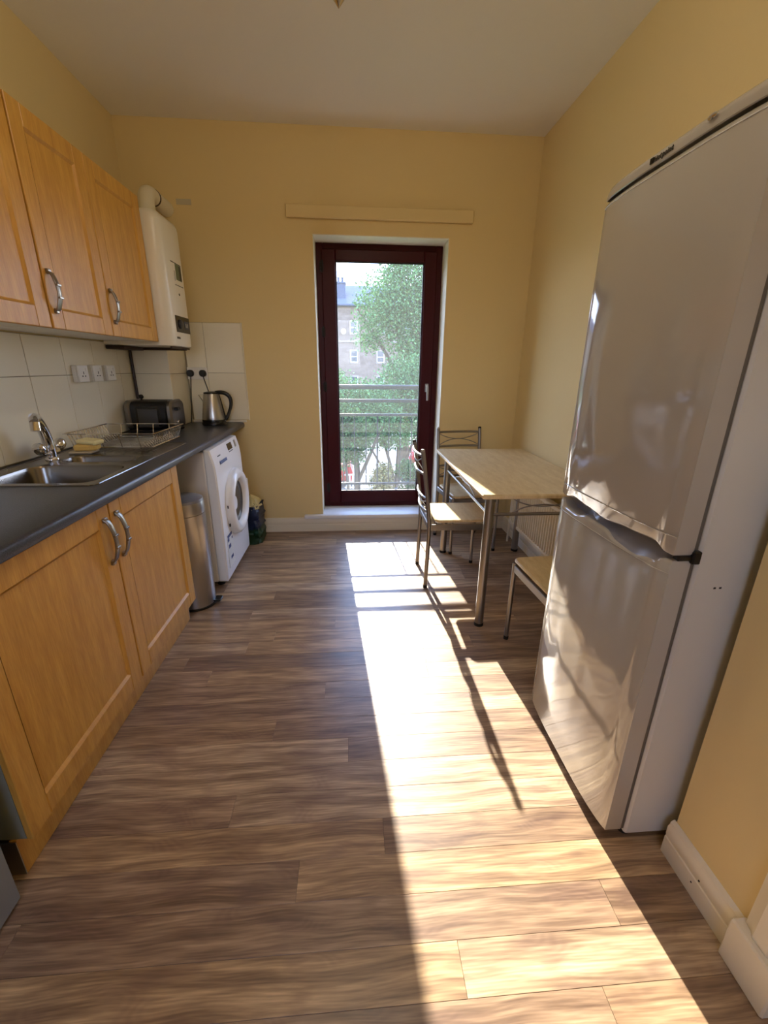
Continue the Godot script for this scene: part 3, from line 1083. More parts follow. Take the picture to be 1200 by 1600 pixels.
func fridge_door(lo: Callable, hi: Callable) -> MB:
	var b := MB.new()
	var rows := []
	for q in [[0.010, 0, 0.0], [0.004, 0, 0.0015], [0.0, 0, 0.007], [0.0, 1, 0.007], [0.004, 1, 0.0015], [0.010, 1, 0.0]]:
		var row := []
		for p in door_path(q[0]):
			var y: float = lo.call(p.y) + q[2] if q[1] == 0 else hi.call(p.y) - q[2]
			row.append(V(p.x, y, p.y))
		rows.append(row)
	b.grid(rows, false, V(-1, 0, 0))
	for k in [0, 5]:
		var back := []
		for p in rows[k]:
			back.append(V(2.229, p.y, p.z))
		b.grid([rows[k], back], false, V(0, -1 if k == 0 else 1, 0))
	return b

func build_fridge() -> void:
	var t := thing("fridge_freezer", "tall white fridge freezer standing in the alcove on the right", "fridge freezer")
	part(t, "cabinet", bx(V(2.243, 0.03, 2.064), V(2.752, 1.772, 2.60), 0.006), M.fridge_side)
	part(t, "door_gasket", bx(V(2.227, 0.045, 2.071), V(2.2445, 1.76, 2.592)), M.gasket)
	var up := [Vector2(2.063, 0.920), Vector2(2.10, 0.922), Vector2(2.165, 0.936), Vector2(2.25, 0.932), Vector2(2.34, 0.926), Vector2(2.45, 0.938), Vector2(2.54, 0.943), Vector2(2.575, 0.928), Vector2(2.60, 0.926)]
	var dn := [Vector2(2.063, 0.912), Vector2(2.078, 0.905), Vector2(2.115, 0.888), Vector2(2.18, 0.888), Vector2(2.25, 0.903), Vector2(2.345, 0.902), Vector2(2.41, 0.887), Vector2(2.475, 0.884), Vector2(2.545, 0.896), Vector2(2.575, 0.914), Vector2(2.60, 0.916)]
	part(t, "fridge_door", fridge_door(func(z): return poly_y(up, z), func(_z): return 1.766), M.fridge_white)
	part(t, "freezer_door", fridge_door(func(_z): return 0.045, func(z): return poly_y(dn, z)), M.fridge_white)
	# twisted grip strip between the doors
	var rows := []
	for i in 61:
		var z := lerpf(2.078, 2.578, i / 60.0)
		var u := i / 60.0
		var tw := smoothstep(0.22, 0.5, u)
		var y1 := poly_y(up, z) + 0.004
		var y0 := poly_y(dn, z) - 0.004
		var du := lerpf(0.004, 0.044, tw)
		var dl := lerpf(0.042, 0.001, tw)
		var row := []
		for k in 7:
			var s := k / 6.0
			row.append(V(door_x(z) + 0.003 + lerpf(dl, du, s) + 0.006 * sin(PI * s), lerpf(y0, y1, s), z))
		rows.append(row)
	var b := MB.new()
	b.grid(rows, false, V(-1, 0, 0))
	part(t, "grip", b, M.fridge_grey, "grey twisted grip strip between the two doors")
	b = MB.new()
	b.box(V(2.222, 0.875, 2.07), V(2.2285, 0.95, 2.59))
	part(t, "gap", b, M.dark_gap)
	b = MB.new()
	b.box(V(2.195, 0.914, 2.580), V(2.236, 0.928, 2.599), 0.003)
	b.box(V(2.226, 0.908, 2.590), V(2.246, 0.940, 2.606), 0.003)
	part(t, "hinge", b, M.black)
	# fine trim beads on both doors
	for y in [0.962, 0.872, 1.7545]:
		var line := []
		for p in door_path(-0.0006):
			if p.x < 2.215:
				line.append(V(p.x, y + (p.y - 2.063) * (0.02 if y < 1.5 else 0.0), p.y))
		b = MB.new()
		b.tube(line, 0.0012, 6)
		part(t, "trim_bead", b, M.fridge_white if y < 1.5 else M.white_enamel)
	# header panel with rounded top
	rows = []
	for q in [[0.002, 1.772], [0.0, 1.774], [0.001, 1.788], [0.006, 1.800], [0.018, 1.809], [0.036, 1.812]]:
		var row := []
		for p in door_path(q[0]):
			row.append(V(p.x + (0.0 if p.x < 2.22 else 0.03), q[1], p.y))
		rows.append(row)
	b = MB.new()
	b.grid(rows, false, V(-1, 0, 0))
	b.box(V(2.232, 1.772, 2.066), V(2.752, 1.8, 2.598), 0.004)
	b.box(V(2.21, 1.772, 2.09), V(2.60, 1.811, 2.574), 0.002)
	part(t, "header_panel", b, M.fridge_white)
	part(t, "header_gap", bx(V(2.192, 1.764, 2.070), V(2.24, 1.773, 2.590)), M.dark_gap)
	# maker's mark, as printed on the header
	b = MB.new()
	b.box(V(2.1625, 1.781, 2.272), V(2.1675, 1.7925, 2.283), 0.0003)
	part(t, "emblem", b, M.black)
	var tm := TextMesh.new()
	var fnt := SystemFont.new()
	fnt.font_names = PackedStringArray(["Droid Sans"])
	fnt.font_weight = 700
	tm.font = fnt
	tm.text = "Hotpoint"
	tm.font_size = 32
	tm.pixel_size = 0.00046
	tm.depth = 0.0008
	var lt := part(t, "lettering", tm, M.black)
	lt.position = V(2.1642, 1.786, 2.317)
	lt.rotation.y = -PI / 2
	b = MB.new()
	b.lathe([Vector2(0.012, 0), Vector2(0.0115, 0.003), Vector2(0.006, 0.0045), Vector2(0.0, 0.005)], 18, Transform3D(Basis(V(0, 1, 0), V(-1, 0, 0), V(0, 0, 1)).scaled_local(V(0.45, 1, 1)), V(2.1660, 1.793, 2.452)))
	part(t, "indicator", b, M.chrome)
	for i in 2:
		part(t, "chip", bx(V(2.300 + i * 0.014, 0.842, 2.5999), V(2.306 + i * 0.014, 0.847, 2.6004)), M.black)
	for q in [[2.27, 2.10], [2.27, 2.56], [2.70, 2.10], [2.70, 2.56]]:
		b = MB.new()
		b.lathe([Vector2(0.02, 0.0), Vector2(0.02, 0.012), Vector2(0.01, 0.014), Vector2(0.01, 0.032)], 12, Transform3D(Basis.IDENTITY, V(q[0], 0, q[1])))
		part(t, "foot", b, M.rubber)

# ---------------------------------------------------------------- table and chairs
func build_table() -> void:
	var t := thing("dining_table", "pale wood dining table on steel tube legs against the right wall", "table")
	var b := MB.new()
	var prof := rrect(2.088, 2.756, 0.257, 1.49, 0.012, 4)
	var xf := Transform3D(Basis(V(1, 0, 0), V(0, 0, 1), V(0, -1, 0)), V(0, 0.745, 0))
	b.prism(prof, 0.0, 0.024, xf, 0.006)
	part(t, "tabletop", b, M.beech_pale)
	var lx := [2.135, 2.69]
	var lz := [0.495, 1.462]
	for x in lx:
		for z in lz:
			b = MB.new()
			b.tube([V(x, 0.012, z), V(x, 0.722, z)], 0.0235, 18)
			var l := part(t, "leg", b, M.tube_metal)
			b = MB.new()
			b.lathe([Vector2(0.025, 0.0), Vector2(0.025, 0.014), Vector2(0.023, 0.018)], 18, Transform3D(Basis.IDENTITY, V(x, 0, z)))
			part(l, "foot_cap", b, M.rubber)
	for z in lz:
		b = MB.new()
		b.tube([V(lx[0], 0.636, z), V(lx[1], 0.636, z)], 0.0085, 10)
		part(t, "stretcher", b, M.tube_metal)
	for x in lx:
		b = MB.new()
		b.tube([V(x, 0.636, lz[0]), V(x, 0.636, lz[1])], 0.0085, 10)
		part(t, "stretcher", b, M.tube_metal)
	# bowed wires between stretcher and top on all four sides
	for z in lz:
		for s in [0, 1]:
			var y0: float = 0.640 if s == 0 else 0.718
			var y1: float = 0.684 if s == 0 else 0.676
			b = MB.new()
			b.tube(bez(V(2.25, y0, z), V(2.33, y1 + (y1 - y0) * 0.35, z), V(2.49, y1 + (y1 - y0) * 0.35, z), V(2.575, y0, z), 14), 0.0035, 6)
			part(t, "bowed_wire", b, M.tube_metal)
	for x in lx:
		for s in [0, 1]:
			var y0: float = 0.640 if s == 0 else 0.718
			var y1: float = 0.684 if s == 0 else 0.676
			b = MB.new()
			b.tube(bez(V(x, y0, 0.73), V(x, y1 + (y1 - y0) * 0.35, 0.87), V(x, y1 + (y1 - y0) * 0.35, 1.09), V(x, y0, 1.23), 14), 0.0035, 6)
			part(t, "bowed_wire", b, M.tube_metal)

func make_chair(label: String) -> Node3D:
	# seat faces local +z
	var t := thing("dining_chair", label, "chair", Vector3.ZERO, 0.0, "tube framed dining chairs")
	var hw := 0.172
	var b := MB.new()
	var seat := rrect(-hw - 0.004, hw + 0.004, -0.150, 0.212, 0.035, 6)
	b.prism(seat, -0.453, -0.436, Transform3D(Basis(V(1, 0, 0), V(0, 0, 1), V(0, -1, 0)), Vector3.ZERO), 0.005)
	part(t, "seat", b, M.beech_pale)
	for s in [-1.0, 1.0]:
		b = MB.new()
		b.tube([V(s * hw, 0.008, -0.195), V(s * hw, 0.36, -0.186), V(s * hw, 0.45, -0.188), V(s * hw, 0.60, -0.205), V(s * hw, 0.872, -0.243)], 0.0125, 12)
		var l := part(t, "rear_post", b, M.tube_metal)
		b = MB.new()
		b.lathe([Vector2(0.0126, -0.004), Vector2(0.0126, 0.004), Vector2(0.009, 0.010), Vector2(0.0, 0.012)], 12, Transform3D(Basis.IDENTITY, V(s * hw, 0.874, -0.2435)))
		part(l, "end_cap", b, M.black if s > 0 else M.satin)
		b = MB.new()
		b.lathe([Vector2(0.0135, 0.0), Vector2(0.0135, 0.02)], 12, Transform3D(Basis.IDENTITY, V(s * hw, 0.0, -0.195)))
		part(l, "foot_cap", b, M.rubber)
		b = MB.new()
		b.tube([V(s * hw, 0.008, 0.192), V(s * hw, 0.434, 0.188)], 0.0115, 12)
		l = part(t, "front_leg", b, M.tube_metal)
		b = MB.new()
		b.lathe([Vector2(0.0125, 0.0), Vector2(0.0125, 0.02)], 12, Transform3D(Basis.IDENTITY, V(s * hw, 0.0, 0.192)))
		part(l, "foot_cap", b, M.rubber)
		part(t, "seat_rail", bx(V(s * hw - 0.008, 0.388, -0.186), V(s * hw + 0.008, 0.426, 0.188), 0.003), M.tube_metal)
	part(t, "seat_rail", bx(V(-hw, 0.388, 0.176), V(hw, 0.426, 0.192), 0.003), M.tube_metal)
	part(t, "seat_rail", bx(V(-hw, 0.388, -0.194), V(hw, 0.426, -0.178), 0.003), M.tube_metal)
	# two ladders of bowed rails with crossing wires between
	for q in [[0.846, 0.737], [0.585, 0.50]]:
		for y in q:
			var z: float = -0.205 - (y - 0.60) * 0.14
			b = MB.new()
			b.tube(bez(V(-hw, y, z), V(-hw * 0.5, y, z - 0.035), V(hw * 0.5, y, z - 0.035), V(hw, y, z), 14), 0.0085, 8)
			part(t, "back_rail", b, M.tube_metal)
		var za: float = -0.205 - (q[0] - 0.60) * 0.14
		var zb: float = -0.205 - (q[1] - 0.60) * 0.14
		var my: float = (q[0] + q[1]) * 0.5
		for s in [1.0, -1.0]:
			var ys: float = q[0] - 0.012 if s > 0 else q[1] + 0.012
			var zz: float = za if s > 0 else zb
			var mz := (za + zb) * 0.5
			b = MB.new()
			b.tube(bez(V(-hw + 0.012, ys, zz - 0.004), V(-hw * 0.3, my - s * 0.015, mz - 0.030), V(hw * 0.3, my - s * 0.015, mz - 0.030), V(hw - 0.012, ys, zz - 0.004), 14), 0.0032, 6)
			part(t, "cross_wire", b, M.tube_metal)
	return t

func build_chairs() -> void:
	var a := make_chair("chair with sunlit seat pulled out at the left side of the table")
	a.position = V(2.105, 0, 0.862)
	a.rotation.y = PI / 2
	var c := copy(a, "chair tucked behind the far end of the table near the balcony door")
	c.position = V(2.332, 0, 0.318)
	c.rotation.y = 0.115
	c = copy(a, "chair at the near end of the table half hidden by the fridge")
	c.position = V(2.424, 0, 1.778)
	c.rotation.y = PI + 0.06
	# radiator on the right wall
	var t := thing("radiator", "white ribbed panel radiator low on the right wall behind the table", "radiator")
	var b := MB.new()
	var z := 0.345
	var rows := []
	var n := 0
	while z < 1.50:
		for q in [[0.0, 0.0], [0.006, 0.010], [0.016, 0.010], [0.022, 0.0]]:
			rows.append([V(2.690 - q[1], 0.205, z + q[0]), V(2.690 - q[1], 0.515, z + q[0])])
		z += 0.033
		n += 1
	b.grid(rows, false, V(-1, 0, 0), false, 20.0)
	b.box(V(2.690, 0.178, 0.335), V(2.715, 0.545, 1.52), 0.006)
	b.box(V(2.676, 0.178, 0.335), V(2.692, 0.207, 1.52), 0.006)
	b.box(V(2.676, 0.513, 0.335), V(2.692, 0.545, 1.52), 0.006)
	part(t, "panel", b, M.radiator)
	for zz in [0.5, 1.35]:
		part(t, "bracket", bx(V(2.714, 0.22, zz), V(XR, 0.5, zz + 0.03), 0.003), M.radiator)
	b = MB.new()
	b.tube([V(2.70, 0.0, 0.31), V(2.70, 0.19, 0.31), V(2.70, 0.20, 0.34)], 0.0085, 8)
	part(t, "pipe", b, M.radiator)

# ---------------------------------------------------------------- boiler
func build_boiler() -> void:
	var t := thing("boiler", "white wall hung gas boiler beside the wall cabinets", "boiler")
	var b := MB.new()
	var rows := []
	for q in [[0.012, 1.434], [0.003, 1.437], [0.0, 1.446], [0.0, 2.095], [0.004, 2.118], [0.016, 2.138], [0.04, 2.148]]:
		var row := []
		var i: float = q[0]
		var lp := [Vector2(0.0, 0.265 + i), Vector2(0.34, 0.265 + i)]
		for k in 7:
			var a := PI / 2 * k / 6.0
			lp.append(Vector2(0.34 + (0.062 - i) * sin(a), 0.305 - (0.04 - i) * cos(a)))
		for k in 7:
			var a := PI / 2 * k / 6.0
			lp.append(Vector2(0.34 + (0.062 - i) * cos(a), 0.545 + (0.055 - i) * sin(a)))
		lp.append(Vector2(0.0, 0.60 - i))
		for p in lp:
			row.append(V(p.x, q[1], p.y))
		rows.append(row)
	b.grid(rows)
	b.fan(rows[0], Vector3.DOWN)
	b.fan(rows[rows.size() - 1], Vector3.UP)
	part(t, "casing", b, M.boiler_white)
	var x := 0.402
	b = bx(V(x - 0.004, 1.517, 0.296), V(x + 0.002, 1.612, 0.524), 0.001)
	var d := part(t, "control_panel", b, M.display, "black control panel")
	part(d, "readout", bx(V(x + 0.002, 1.540, 0.315), V(x + 0.003, 1.588, 0.385)), M.ink)
	for i in 2:
		part(d, "digit", bx(V(x + 0.003, 1.552, 0.332 + i * 0.024), V(x + 0.0035, 1.576, 0.344 + i * 0.024)), M.satin)
	b = MB.new()
	b.lathe([Vector2(0.028, 0), Vector2(0.026, 0.008), Vector2(0.012, 0.010)], 20, Transform3D(Basis(V(0, 1, 0), V(1, 0, 0), V(0, 0, -1)), V(x + 0.002, 1.565, 0.452)))
	part(d, "dial", b, M.black)
	# instruction sticker: green panel, pale margin, thin dark rules
	var sk := part(t, "sticker", bx(V(x - 0.001, 1.785, 0.324), V(x + 0.0008, 1.918, 0.455)), M.boiler_white)
	part(sk, "sticker_picture", bx(V(x, 1.818, 0.328), V(x + 0.0014, 1.905, 0.421)), M.sticker_green)
	part(sk, "sticker_shade", bx(V(x, 1.822, 0.333), V(x + 0.0017, 1.9, 0.363)), M.sticker_dark)
	part(sk, "sticker_rule", bx(V(x, 1.906, 0.328), V(x + 0.0016, 1.911, 0.483)), M.sticker_dark)
	part(sk, "sticker_rule", bx(V(x, 1.786, 0.323), V(x + 0.0016, 1.790, 0.449)), M.sticker_dark)
	part(sk, "sticker_rule", bx(V(x, 1.81, 0.438), V(x + 0.0016, 1.865, 0.443)), M.sticker_dark)
	b = MB.new()
	b.lathe([Vector2(0.007, 0), Vector2(0.006, 0.003)], 12, Transform3D(Basis(V(0, 1, 0), V(1, 0, 0), V(0, 0, -1)), V(x, 1.738, 0.405)))
	part(t, "screw_cover", b, M.sticker_dark)
	part(t, "badge", bx(V(x, 1.478, 0.483), V(x + 0.002, 1.49, 0.533), 0.0005), M.sticker_dark)
	# flue: up from the casing and over to the window wall
	b = MB.new()
	var pth := [V(0.25, 2.14, 0.32), V(0.25, 2.225, 0.32)]
	pth.append_array(arc(V(0.25, 2.235, 0.25), V(0, 0, 1), V(0, 1, 0), 0.07, 0.0, PI / 2, 6))
	pth.append(V(0.25, 2.305, 0.0))
	b.tube(pth, 0.046, 20)
	solo("flue_pipe", b, M.pipe_white, "cream flue pipe rising from the boiler and turning into the wall", "flue")
	b = MB.new()
	b.tube([V(0.25, 2.305, 0.20), V(0.25, 2.305, 0.212)], 0.0485, 20)
	solo("flue_clip", b, M.brown_pipe, "dark clip ring around the cream flue pipe", "clip")
	# dark pipe under the boiler and down the corner
	b = MB.new()
	b.box(V(0.004, 1.412, 0.335), V(0.11, 1.433, 0.60), 0.004)
	b.tube([V(0.38, 1.426, 0.29), V(0.38, 1.426, 0.59)], 0.006, 8)
	b.tube([V(0.012, 1.423, 0.34), V(0.38, 1.424, 0.335)], 0.0085, 8)
	b.tube([V(0.012, 1.43, 0.322), V(0.012, 0.912, 0.322)], 0.009, 8)
	solo("corner_pipe", b, M.brown_pipe, "thin dark brown pipe running under the boiler and down the tiled corner", "pipe")

# ---------------------------------------------------------------- washing machine, bin, bag
func build_washing_machine() -> void:
	var t := thing("washing_machine", "white front loading washing machine under the far end of the worktop", "washing machine", V(0.085, 0.012, 0.66))
	# local: front towards +x
	var d := 0.586
	var b := MB.new()
	b.box(V(0, 0.02, -0.298), V(d - 0.06, 0.845, 0.298), 0.006)
	part(t, "cabinet", b, M.white_side)
	b = MB.new()
	for s in [0.06, 0.19]:
		b.box(V(0.1 + s, 0.15, 0.2975), V(0.112 + s, 0.78, 0.3), 0.001)
	part(t, "side_ribs", b, M.white_side)
	b = MB.new()
	var prof := PackedVector2Array([Vector2(d - 0.06, 0.02), Vector2(d - 0.006, 0.02), Vector2(d, 0.028), Vector2(d + 0.004, 0.40), Vector2(d, 0.72), Vector2(d - 0.006, 0.78), Vector2(d - 0.024, 0.852), Vector2(d - 0.06, 0.855)])
	b.prism(prof, -0.298, 0.298, Transform3D.IDENTITY, 0.008)
	part(t, "front_panel", b, M.white_enamel)
	# tilted control strip frame: origin on the sloping fascia
	var up := V(-0.018, 0.072, 0).normalized()
	var nn := V(up.y, -up.x, 0)
	var F := Transform3D(Basis(Vector3.FORWARD, up, nn), V(d - 0.006, 0.78, 0))
	var pl := func(x0: float, x1: float, y0: float, y1: float, dz: float) -> MB:
		var q := MB.new()
		q.box(V(x0, y0, -0.001), V(x1, y1, dz), 0.0008, F)
		return q
	part(t, "display", pl.call(0.03, 0.13, 0.014, 0.056, 0.002), M.display, "dark programme display")
	part(t, "button_row", pl.call(0.035, 0.125, 0.002, 0.007, 0.002), M.ink)
	part(t, "programme_label", pl.call(-0.19, -0.05, -0.030, -0.012, 0.0015), M.ink_blue)
	part(t, "badge", pl.call(-0.2, -0.14, 0.018, 0.024, 0.0015), M.ink)
	part(t, "button_panel", pl.call(0.19, 0.23, 0.01, 0.056, 0.002), M.satin)
	# porthole
	var P := Transform3D(Basis(V(0, 1, 0), V(1, 0, 0), V(0, 0, -1)), V(d + 0.002, 0.458, -0.028))
	b = MB.new()
	b.lathe([Vector2(0.222, -0.004), Vector2(0.222, 0.006), Vector2(0.214, 0.03), Vector2(0.198, 0.044), Vector2(0.178, 0.048), Vector2(0.158, 0.042), Vector2(0.142, 0.026), Vector2(0.138, 0.012)], 48, P, false, false)
	var dr := part(t, "porthole_door", b, M.white_enamel)
	b = MB.new()
	b.lathe([Vector2(0.139, 0.014), Vector2(0.12, 0.010), Vector2(0.06, 0.002), Vector2(0.0, 0.0)], 40, P, false, false)
	part(dr, "porthole_glass", b, M.drum_glass)
	b = MB.new()
	b.lathe([Vector2(0.145, 0.004), Vector2(0.135, -0.06), Vector2(0.12, -0.12), Vector2(0.0, -0.13)], 40, P, true, false)
	part(t, "drum", b, M.dark_steel)
	b = MB.new()
	b.box(V(d + 0.02, 0.43, -0.244), V(d + 0.044, 0.56, -0.222), 0.006)
	part(dr, "door_latch", b, M.white_plastic)
	for y in [0.42, 0.54]:
		part(dr, "hinge_screw", bx(V(d + 0.010, y - 0.07, 0.178), V(d + 0.018, y - 0.05, 0.192), 0.002), M.black)
	# energy label: pale sheet with small blue panels
	var lb := part(t, "energy_label", bx(V(d + 0.001, 0.09, 0.12), V(d + 0.0045, 0.315, 0.245), 0.0005), M.label_paper)
	for q in [[0.285, 0.305, 0.14, 0.235], [0.262, 0.283, 0.205, 0.238], [0.255, 0.272, 0.13, 0.15], [0.215, 0.24, 0.18, 0.225], [0.135, 0.155, 0.15, 0.2]]:
		part(lb, "label_panel", bx(V(d + 0.004, q[0], q[2]), V(d + 0.0052, q[1], q[3])), M.ink_blue)
	for q in [[0.06, 0.25], [d - 0.06, 0.25], [0.06, -0.25], [d - 0.06, -0.25]]:
		b = MB.new()
		b.lathe([Vector2(0.024, -0.012), Vector2(0.024, 0.0), Vector2(0.014, 0.004), Vector2(0.014, 0.022)], 14, Transform3D(Basis.IDENTITY, V(q[0], 0, q[1])))
		part(t, "foot", b, M.rubber)
	# carrier bag behind it
	t = thing("carrier_bag", "blue and green carrier bag on the floor between washing machine and window wall", "bag", V(0.645, 0, 0.165))
	var r := RandomNumberGenerator.new()
	r.seed = 9
	var nz := noise(77, 3.2, 3)
	for q in [["lower_bag", 0.0, 0.125, M.bag_green], ["upper_bag", 0.125, 0.305, M.bag_blue]]:
		var rows := []
		for i in 9:
			var y := lerpf(q[1], q[2], i / 8.0)
			var row := []
			for p in rrect(-0.125, 0.095, -0.115, 0.125, 0.05, 6):
				var k := 1.0 + nz.get_noise_3d(p.x * 9.0, y * 6.0, p.y * 9.0) * 0.24 - 0.25 * pow(maxf(y - 0.1, 0.0) / 0.2, 2.0) * 0.3
				row.append(V(p.x * k, y, p.y * k))
			rows.append(row)
		var bb := MB.new()
		bb.grid(rows)
		if q[1] == 0.0:
			bb.fan(rows[0], Vector3.DOWN)
		part(t, q[0], bb, q[3])
	b = MB.new()
	var rows2 := []
	for i in 6:
		var s := i / 5.0
		var row := []
		for p in rrect(-0.115, 0.088, -0.105, 0.115, 0.05, 6):
			var k := (1.0 - s * s * 0.8) * (1.0 + nz.get_noise_3d(p.x * 14.0, s * 3.0 + 8.0, p.y * 14.0) * 0.3)
			row.append(V(p.x * k, 0.285 + s * 0.075 + nz.get_noise_3d(p.x * 12.0, 3.0, p.y * 12.0) * 0.03, p.y * k))
		rows2.append(row)
	b.grid(rows2)
	b.fan(rows2[5], Vector3.UP)
	part(t, "bag_contents", b, M.bag_cream, "crumpled cream wrapping")

func build_bin() -> void:
	var t := thing("pedal_bin", "tall brushed steel pedal bin between base cabinet and washing machine", "bin", V(0.535, 0, 1.142))
	var b := MB.new()
	b.lathe([Vector2(0.108, 0.012), Vector2(0.108, 0.56)], 40)
	part(t, "bin_body", b, M.steel)
	b = MB.new()
	b.lathe([Vector2(0.109, 0.563), Vector2(0.109, 0.61), Vector2(0.105, 0.628)], 40)
	part(t, "bin_collar", b, M.steel)
	b = MB.new()
	b.lathe([Vector2(0.107, 0.628), Vector2(0.104, 0.642), Vector2(0.08, 0.652), Vector2(0.0, 0.656)], 40)
	part(t, "bin_lid", b, M.fridge_grey)
	b = MB.new()
	b.lathe([Vector2(0.111, 0.0), Vector2(0.111, 0.012), Vector2(0.106, 0.016)], 40)
	part(t, "base_ring", b, M.black)
	b = MB.new()
	b.prism(rrect(0.10, 0.145, -0.03, 0.03, 0.012, 4), -0.028, -0.018, Transform3D(Basis(V(1, 0, 0), V(0, 0, 1), V(0, -1, 0)), Vector3.ZERO), 0.002)
	part(t, "pedal", b, M.black)

# ---------------------------------------------------------------- sink, tap, rack
func lay(p: PackedVector2Array, y: float) -> Array:
	var row := []
	for q in p:
		row.append(V(q.x, y, q.y))
	return row

func build_sink() -> void:
	var t := thing("kitchen_sink", "stainless steel inset sink with bowl, half bowl and drainer", "sink")
	var y := 0.9125
	var b := MB.new()
	# plate, one field round each bowl
	for q in [[0.035, 0.53, 1.50, 1.87, 0.105, 0.495, 1.535, 1.835, 0.06, 0.155], [0.10, 0.53, 1.285, 1.50, 0.15, 0.455, 1.325, 1.465, 0.05, 0.10]]:
		var outer := rrect(q[0], q[1], q[2], q[3], 0.0008, 7)
		var hole := rrect(q[4], q[5], q[6], q[7], q[8], 7)
		b.grid([lay(outer, y), lay(rrect(q[4] - 0.012, q[5] + 0.012, q[6] - 0.012, q[7] + 0.012, q[8] + 0.01, 7), y + 0.0015), lay(hole, y - 0.001)], true, Vector3.UP, false, 60.0)
	b.grid([[V(0.035, y, 1.285), V(0.10, y, 1.285)], [V(0.035, y, 1.50), V(0.10, y, 1.50)]], false, Vector3.UP)
	# drainer with pressed ribs
	var rows := []
	for i in 41:
		var x := lerpf(0.035, 0.53, i / 40.0)
		var rib := 0.003 * maxf(0.0, sin((x - 0.09) * TAU / 0.044)) if x > 0.09 and x < 0.48 else 0.0
		var row := []
		for z in [0.95, 0.985, 1.0, 1.24, 1.255, 1.285]:
			row.append(V(x, y + (rib if z > 0.99 and z < 1.25 else 0.0), z))
		rows.append(row)
	b.grid(rows, false, Vector3.UP)
	# rolled outer edge
	b.tube(lay(rrect(0.035, 0.53, 0.95, 1.87, 0.03, 6), 0.911), 0.0035, 6, false, true)
	part(t, "drainer_plate", b, M.steel_sink)
	for q in [[0.105, 0.495, 1.535, 1.835, 0.06, 0.155], [0.15, 0.455, 1.325, 1.465, 0.05, 0.10]]:
		b = MB.new()
		var lo: float = y - q[5]
		rows = []
		for s in [[0.0, y - 0.001, 0.0], [0.004, y - 0.012, 0.0], [0.010, lo + 0.03, 0.0], [0.018, lo + 0.010, 0.0], [0.04, lo, 0.0]]:
			rows.append(lay(rrect(q[0] + s[0], q[1] - s[0], q[2] + s[0], q[3] - s[0], maxf(q[4] - s[0] * 0.4, 0.02), 7), s[1]))
		b.grid(rows, true, Vector3.ZERO, true, 60.0)
		b.fan(rows[4], Vector3.UP)
		var bw := part(t, "bowl", b, M.steel_sink)
		b = MB.new()
		b.lathe([Vector2(0.036, 0.0), Vector2(0.034, 0.003), Vector2(0.02, 0.001), Vector2(0.0, 0.0)], 20, Transform3D(Basis.IDENTITY, V((q[0] + q[1]) * 0.5, lo + 0.001, (q[2] + q[3]) * 0.5)))
		part(bw, "plug_waste", b, M.chrome)
	# mixer tap
	var tp := thing("mixer_tap", "chrome mixer tap with curved spout and two knobs behind the sink", "tap", V(0.098, 0.914, 1.408))
	b = MB.new()
	b.lathe([Vector2(0.028, 0.0), Vector2(0.027, 0.006), Vector2(0.021, 0.012), Vector2(0.02, 0.04), Vector2(0.022, 0.052), Vector2(0.014, 0.06), Vector2(0.0, 0.062)], 24)
	b.tube([V(0.0, 0.03, -0.045), V(0, 0.03, 0.045)], 0.0145, 14)
	part(tp, "tap_body", b, M.chrome)
	b = MB.new()
	b.tube(bez(V(0, 0.045, 0), V(-0.01, 0.16, -0.005), V(0.02, 0.235, 0.09), V(0.088, 0.185, 0.185), 18), [0.0225, 0.0225, 0.0222, 0.022, 0.0217, 0.0214, 0.021, 0.0206, 0.0202, 0.0198, 0.0194, 0.019, 0.0186, 0.0183, 0.018, 0.0177, 0.0174, 0.0172, 0.017], 18)
	b.tube([V(0.088, 0.187, 0.184), V(0.092, 0.154, 0.192)], 0.0178, 18)
	part(tp, "spout", b, M.chrome)
	for s in [-1.0, 1.0]:
		var ax := V(0.012, 0.5, s * 0.62).normalized()
		var side := ax.cross(Vector3.RIGHT).normalized()
		var X := Transform3D(Basis(side.cross(ax) * -1.0, ax, side), V(0, 0.028, s * 0.030))
		b = MB.new()
		b.lathe([Vector2(0.013, 0.0), Vector2(0.013, 0.018), Vector2(0.022, 0.026), Vector2(0.026, 0.042), Vector2(0.024, 0.062), Vector2(0.016, 0.072), Vector2(0.0, 0.074)], 10, X)
		part(tp, "knob", b, M.chrome)
	# dish rack on the drainer
	var rk := thing("dish_rack", "chrome wire dish rack standing on the sink drainer", "dish rack", V(0.255, 0.916, 1.02))
	var x0 := -0.215
	var x1 := 0.215
	var z0 := -0.21
	var z1 := 0.19
	b = MB.new()
	for q in [[0.082, 0.0], [0.012, 0.022]]:
		b.tube([V(x0 + q[1], q[0], z0 + q[1]), V(x1 - q[1], q[0], z0 + q[1]), V(x1 - q[1], q[0], z1 - q[1]), V(x0 + q[1], q[0], z1 - q[1])], 0.0032, 6, false, true)
	part(rk, "rim_wire", b, M.chrome)
	for i in 15:
		var z := lerpf(z0 + 0.03, z1 - 0.03, i / 14.0)
		b = MB.new()
		b.tube([V(x0, 0.082, z), V(x0 + 0.024, 0.012, z), V(x0 + 0.05, 0.006, z), V(x0 + 0.07, 0.034, z), V(x0 + 0.09, 0.006, z), V(x1 - 0.09, 0.006, z), V(x1 - 0.07, 0.034, z), V(x1 - 0.05, 0.006, z), V(x1 - 0.024, 0.012, z), V(x1, 0.082, z)], 0.0022, 6)
		part(rk, "rack_wire", b, M.chrome)
